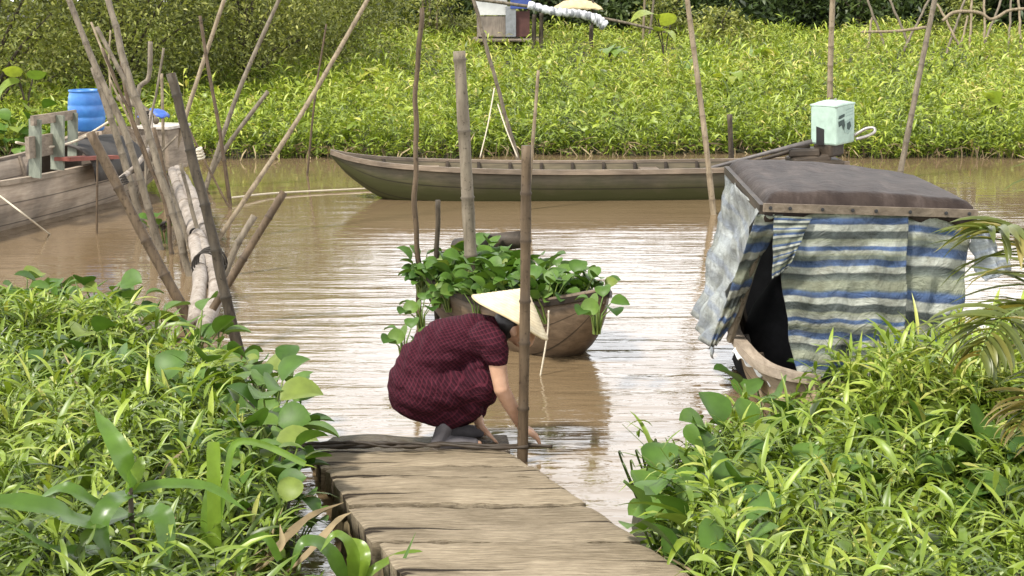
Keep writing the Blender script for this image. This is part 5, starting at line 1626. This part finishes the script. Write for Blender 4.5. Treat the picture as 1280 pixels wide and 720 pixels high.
frond([prt, atd(1350, 420, 5.8), atd(1370, 250, 5.9), atd(1330, 150, 6.0)], .5, 26, 3, .5)
frond([prt, atd(1330, 560, 5.3), atd(1300, 500, 5.0), atd(1268, 540, 4.8)], .26, 26, 4, .85)

# big leaved plants on the far bank
def taro(px, py, d, n, size, tint, label, seed):
    rng = np.random.default_rng(seed)
    p = atd(px, py, d); x, y = p.x, p.y; z = gz(x, y)
    root = empty('taro_plant', (x, y, z), label, 'plant')
    hgt = max(.5, p.z - z)
    for k in range(n):
        a = rng.uniform(0, 6.28)
        tip = Vector((math.cos(a) * .25 * size, math.sin(a) * .25 * size, hgt * rng.uniform(.75, 1.05)))
        MB().tube(spline([(0, 0, 0), (tip.x * .3, tip.y * .3, tip.z * .6), tip], 6), .015, 5).build('stalk', M['bark'], root, local=True)
        V, Q, T = leaves_np(np.array([tip]), np.array([rng.uniform(3.4, 6.0)]), np.array([size * rng.uniform(.7, 1.1)]), np.array([size * .6]), np.array([rng.uniform(.1, 1.0)]), np.array([rng.uniform(.6, 1.8)]), np.array([rng.normal(0, .4)]), np.array([np.clip(rng.normal(tint, .2), 0, 1)]), prof_heart, 8, .15)
        np_mesh('leaf', V, Q, M['taro'], root, {'tint': T})
for a in ((832, 22, 34, 3, .8, .6, 'tall big leaved plant left of the pale pole on the far bank', 1), (765, 62, 33, 4, .8, .35, 'big leaved plant below the white rolled netting', 2), (862, 75, 31, 3, .7, .4, 'big leaved plant behind the pale pole', 3), (945, 68, 33, 4, .7, .5, 'big leaved plant in the middle of the right bank', 4),
          (905, 105, 28, 3, .55, .95, 'yellowing big leaved plant low on the far bank', 5), (30, 85, 24, 3, .5, .5, 'big leaved plant at the left edge behind the grey boat', 6), (465, 100, 29, 2, .6, .95, 'yellow big leaved plant above the sampan bow', 7), (1240, 150, 23.5, 3, .4, .6, 'big leaved plant near the waterline at the right edge', 8)):
    taro(*a)
lp = np.random.default_rng(4)
for i, (px, py, d) in enumerate(((20, 120, 21.9), (45, 135, 21.7), (70, 112, 22.2), (10, 150, 21.6), (60, 160, 21.6), (80, 140, 21.8), (35, 100, 22.4))):
    p = atd(px, py, d)
    plant(4, (p.x, p.y, gz(p.x, p.y)), lp.uniform(0, 6), lp.uniform(1.3, 1.7), 'large leaved water hyacinth at the left end of the far bank behind the grey boat', 'hyacinths behind the grey boat')

# ================================================================== SHACK AND BACK FENCE
sd = 39.0
def sp(px, py, dd=0): return atd(px, py, sd + dd)
hut = empty('wooden_shack', sp(628, 50), 'small shack with white, plank and dark red walls on the far bank', 'shack')
def panel(x0, y0, x1, y1, dd, mat, name, th=.05):
    a_, b_ = sp(x0, y1, dd), sp(x1, y0, dd)
    return MB().box(((a_.x + b_.x) / 2, sd + dd, (a_.z + b_.z) / 2), (b_.x - a_.x, th, b_.z - a_.z)).build(name, mat, hut, loc=((a_.x + b_.x) / 2, sd + dd, (a_.z + b_.z) / 2), bevel=.008)
m_white = plain_mat('white_sheet_wall', (.62, .62, .60), .6, .3, .12, 3)
m_red = plain_mat('dark_red_wall', (.09, .04, .035), .7, .3, .3, 5)
m_blue = plain_mat('blue_tarp_wall', (.04, .07, .25), .5, .4, .3, 4)
m_pw = wood_mat('pale_plank_wall', (.17, .14, .115), (.36, .31, .26), (6, 6, .6), .8)
panel(595, -40, 634, 19, 0, m_white, 'white_wall')
panel(597, 20, 632, 46, .02, m_pw, 'plank_wall')
panel(632, 8, 645, 46, -.08, plain_mat('grey_door', (.22, .23, .24), .6), 'door')
panel(645, 14, 662, 46, 0, m_red, 'red_wall')
panel(638, -10, 664, 11, -.1, m_blue, 'blue_tarp')
MB().box(sp(635, 50) + Vector((0, .9, 0)), (1.9, 1.9, .08)).build('floor', M['boat_wood_plain'], hut, loc=sp(635, 50))
panel(602, 49, 655, 51, -.1, M['boat_wood_plain'], 'step')
MB().box(sp(629, -45) + Vector((0, .8, 0)), (2.2, 2.4, .10), Matrix.Rotation(.06, 3, 'X')).build('roof', plain_mat('rusty_sheet_roof', (.25, .21, .18), .6), hut, loc=sp(629, -45))
MB().box(sp(661, 15) + Vector((0, 1.0, 0)), (.05, 1.9, 1.6)).build('side_wall', m_red, hut, loc=sp(661, 15))
MB().box(sp(597, 5) + Vector((0, 1.0, 0)), (.05, 1.9, 2.0)).build('side_wall', m_pw, hut, loc=sp(597, 5))
for px in (603, 655):
    MB().tube([sp(px, 48, .2), sp(px, 75, .2)], .04, 6).build('stilt', M['dark_wood'], hut, loc=sp(px, 50))
GF = 'posts and poles near the shack'
for px, y0, y1, r_, lab in ((667, 18, 62, .06, 'left post of the pair under the white roll'), (676, 16, 62, .06, 'right post of the pair under the white roll'), (738, 32, 74, .055, 'lone short post under the low end of the white roll'), (740, 0, 42, .035, 'thin post at the low end of the white roll')):
    pole([atd(px, y1, 36.8), atd(px + 1, y0, 36.8)], r_, r_ * .9, D, lab, 'wooden_post', GF, node=0, sink=.4, cat='post')
pole([atd(556, -6, 36.4), atd(660, 8, 36.5), atd(760, 24, 36.6), atd(832, 40, 36.6)], .045, .03, G, 'long thin rail pole running down right past the shack', group=GF, sink=0)
mb = MB()
P_ = spline([atd(660, 6, 36.3), atd(690, 14, 36.3), atd(720, 17, 36.3), atd(742, 22, 36.3), atd(757, 33, 36.3)], 60)
mb.tube(P_, [.085 + .028 * abs(math.sin(i * .75)) + .03 * (i > 44) for i in range(60)], 10, flat=.9)
m_net, nt, b = new_mat('rolled_netting')
r = ramp(nt, [(.42, (.22, .23, .25)), (.55, (.62, .63, .66))]); nt.links.new(noise(nt, 5, 3, .5, None, (2.5, 1, 1)), r.inputs[0]); nt.links.new(r.outputs[0], b.inputs['Base Color']); b.inputs['Roughness'].default_value = .8
tag(mb.build('rolled_netting', m_net, loc=P_[0], smooth=True), 'white and grey netting rolled round the rail pole by the shack', 'netting')
mb = MB()
hp_ = atd(722, 12, 36.9)
mb.grid(lambda u, v: hp_ + Vector(((u - .5) * 1.25, .25 * math.cos(v * 3.14), .26 * math.sin(v * 3.14) * math.sin(u * 3.14) ** .7 + .015 * math.sin(u * 31 + v * 15))), 22, 12)
tag(mb.build('straw_mat', plain_mat('yellow_straw', (.55, .45, .26), .8, .2, .2, 10), loc=hp_, smooth=True, solid=.02), 'folded yellow straw mat draped over the rail by the shack', 'mat')
# thin trunks / stakes left of the shack and far right fence
GB = 'thin stakes before the dark trees'
k = 0
stk = [(530, 30, 528, -6), (537, 30, 538, -6), (546, 28, 547, -6), (400, 35, 398, -6), (381, 40, 380, -6), (418, 30, 416, -6), (805, 20, 806, -6), (815, 18, 818, -6)]
for a, b_, c_, d_ in stk:
    pole([atd(a, b_, 43), atd(c_, d_, 43)], .04, .03, G if k % 2 else PA, 'thin pale stake standing before the dark trees at the top of the bank', 'wooden_stake', GB, node=0, sink=.8, cat='stake'); k += 1
GQ = 'leaning poles of the back fence'
fp = [(1104, 52, 1082, -6, 'leftmost leaning pole of the back fence'), (1132, 46, 1110, -6, 'second leaning pole of the back fence, slanting left'), (1142, 38, 1164, -6, 'fence pole slanting right just left of the grey spotted pole'), (1192, 40, 1208, -6, 'slim fence pole slanting right behind the grey spotted pole'), (1213, 45, 1215, -6, 'upright pale fence pole at the bend of the branch'),
      (1231, 42, 1230, -6, 'upright pale fence pole right of the bend'), (1275, 35, 1273, -6, 'last fence pole at the right edge'), (1085, 60, 1090, 22, 'short stub below the leftmost fence pole'), (1203, 48, 1210, 20, 'short grey stub below the branch bend'), (1262, 35, 1264, 0, 'dark slim pole near the right edge'), (1185, 30, 1172, 5, 'thin crossing stick below the slanting branch'), (1240, 30, 1254, -6, 'slanting stick right of the bend')]
for a, b_, c_, d_, lab in fp:
    pole([atd(a, b_, 37), atd(c_, d_, 37.3)], .036 if d_ < 0 else .03, .028, PA if a % 2 else G, lab, 'fence_pole', GQ, node=0, bumpy=.01, sink=.7, cat='pole')
pole([atd(1075, 40, 36.6), atd(1120, 39, 36.6), atd(1158, 34, 36.6)], .035, .04, PA, 'low horizontal rail of the back fence', 'fence_rail', GQ, node=0, sink=0, cat='rail')
pole([atd(1178, 26, 36.5), atd(1195, 15, 36.5), atd(1225, 16, 36.5), atd(1240, 24, 36.5), atd(1262, 13, 36.5), atd(1300, 10, 36.5)], .045, .035, PA, 'crooked pale branch lying across the back fence', 'dead_branch', None, node=0, bumpy=.012, sink=0, cat='branch')

for i, p_ in enumerate(protos):
    if i not in used:
        for ch in list(p_.children): bpy.data.objects.remove(ch)
        bpy.data.objects.remove(p_)
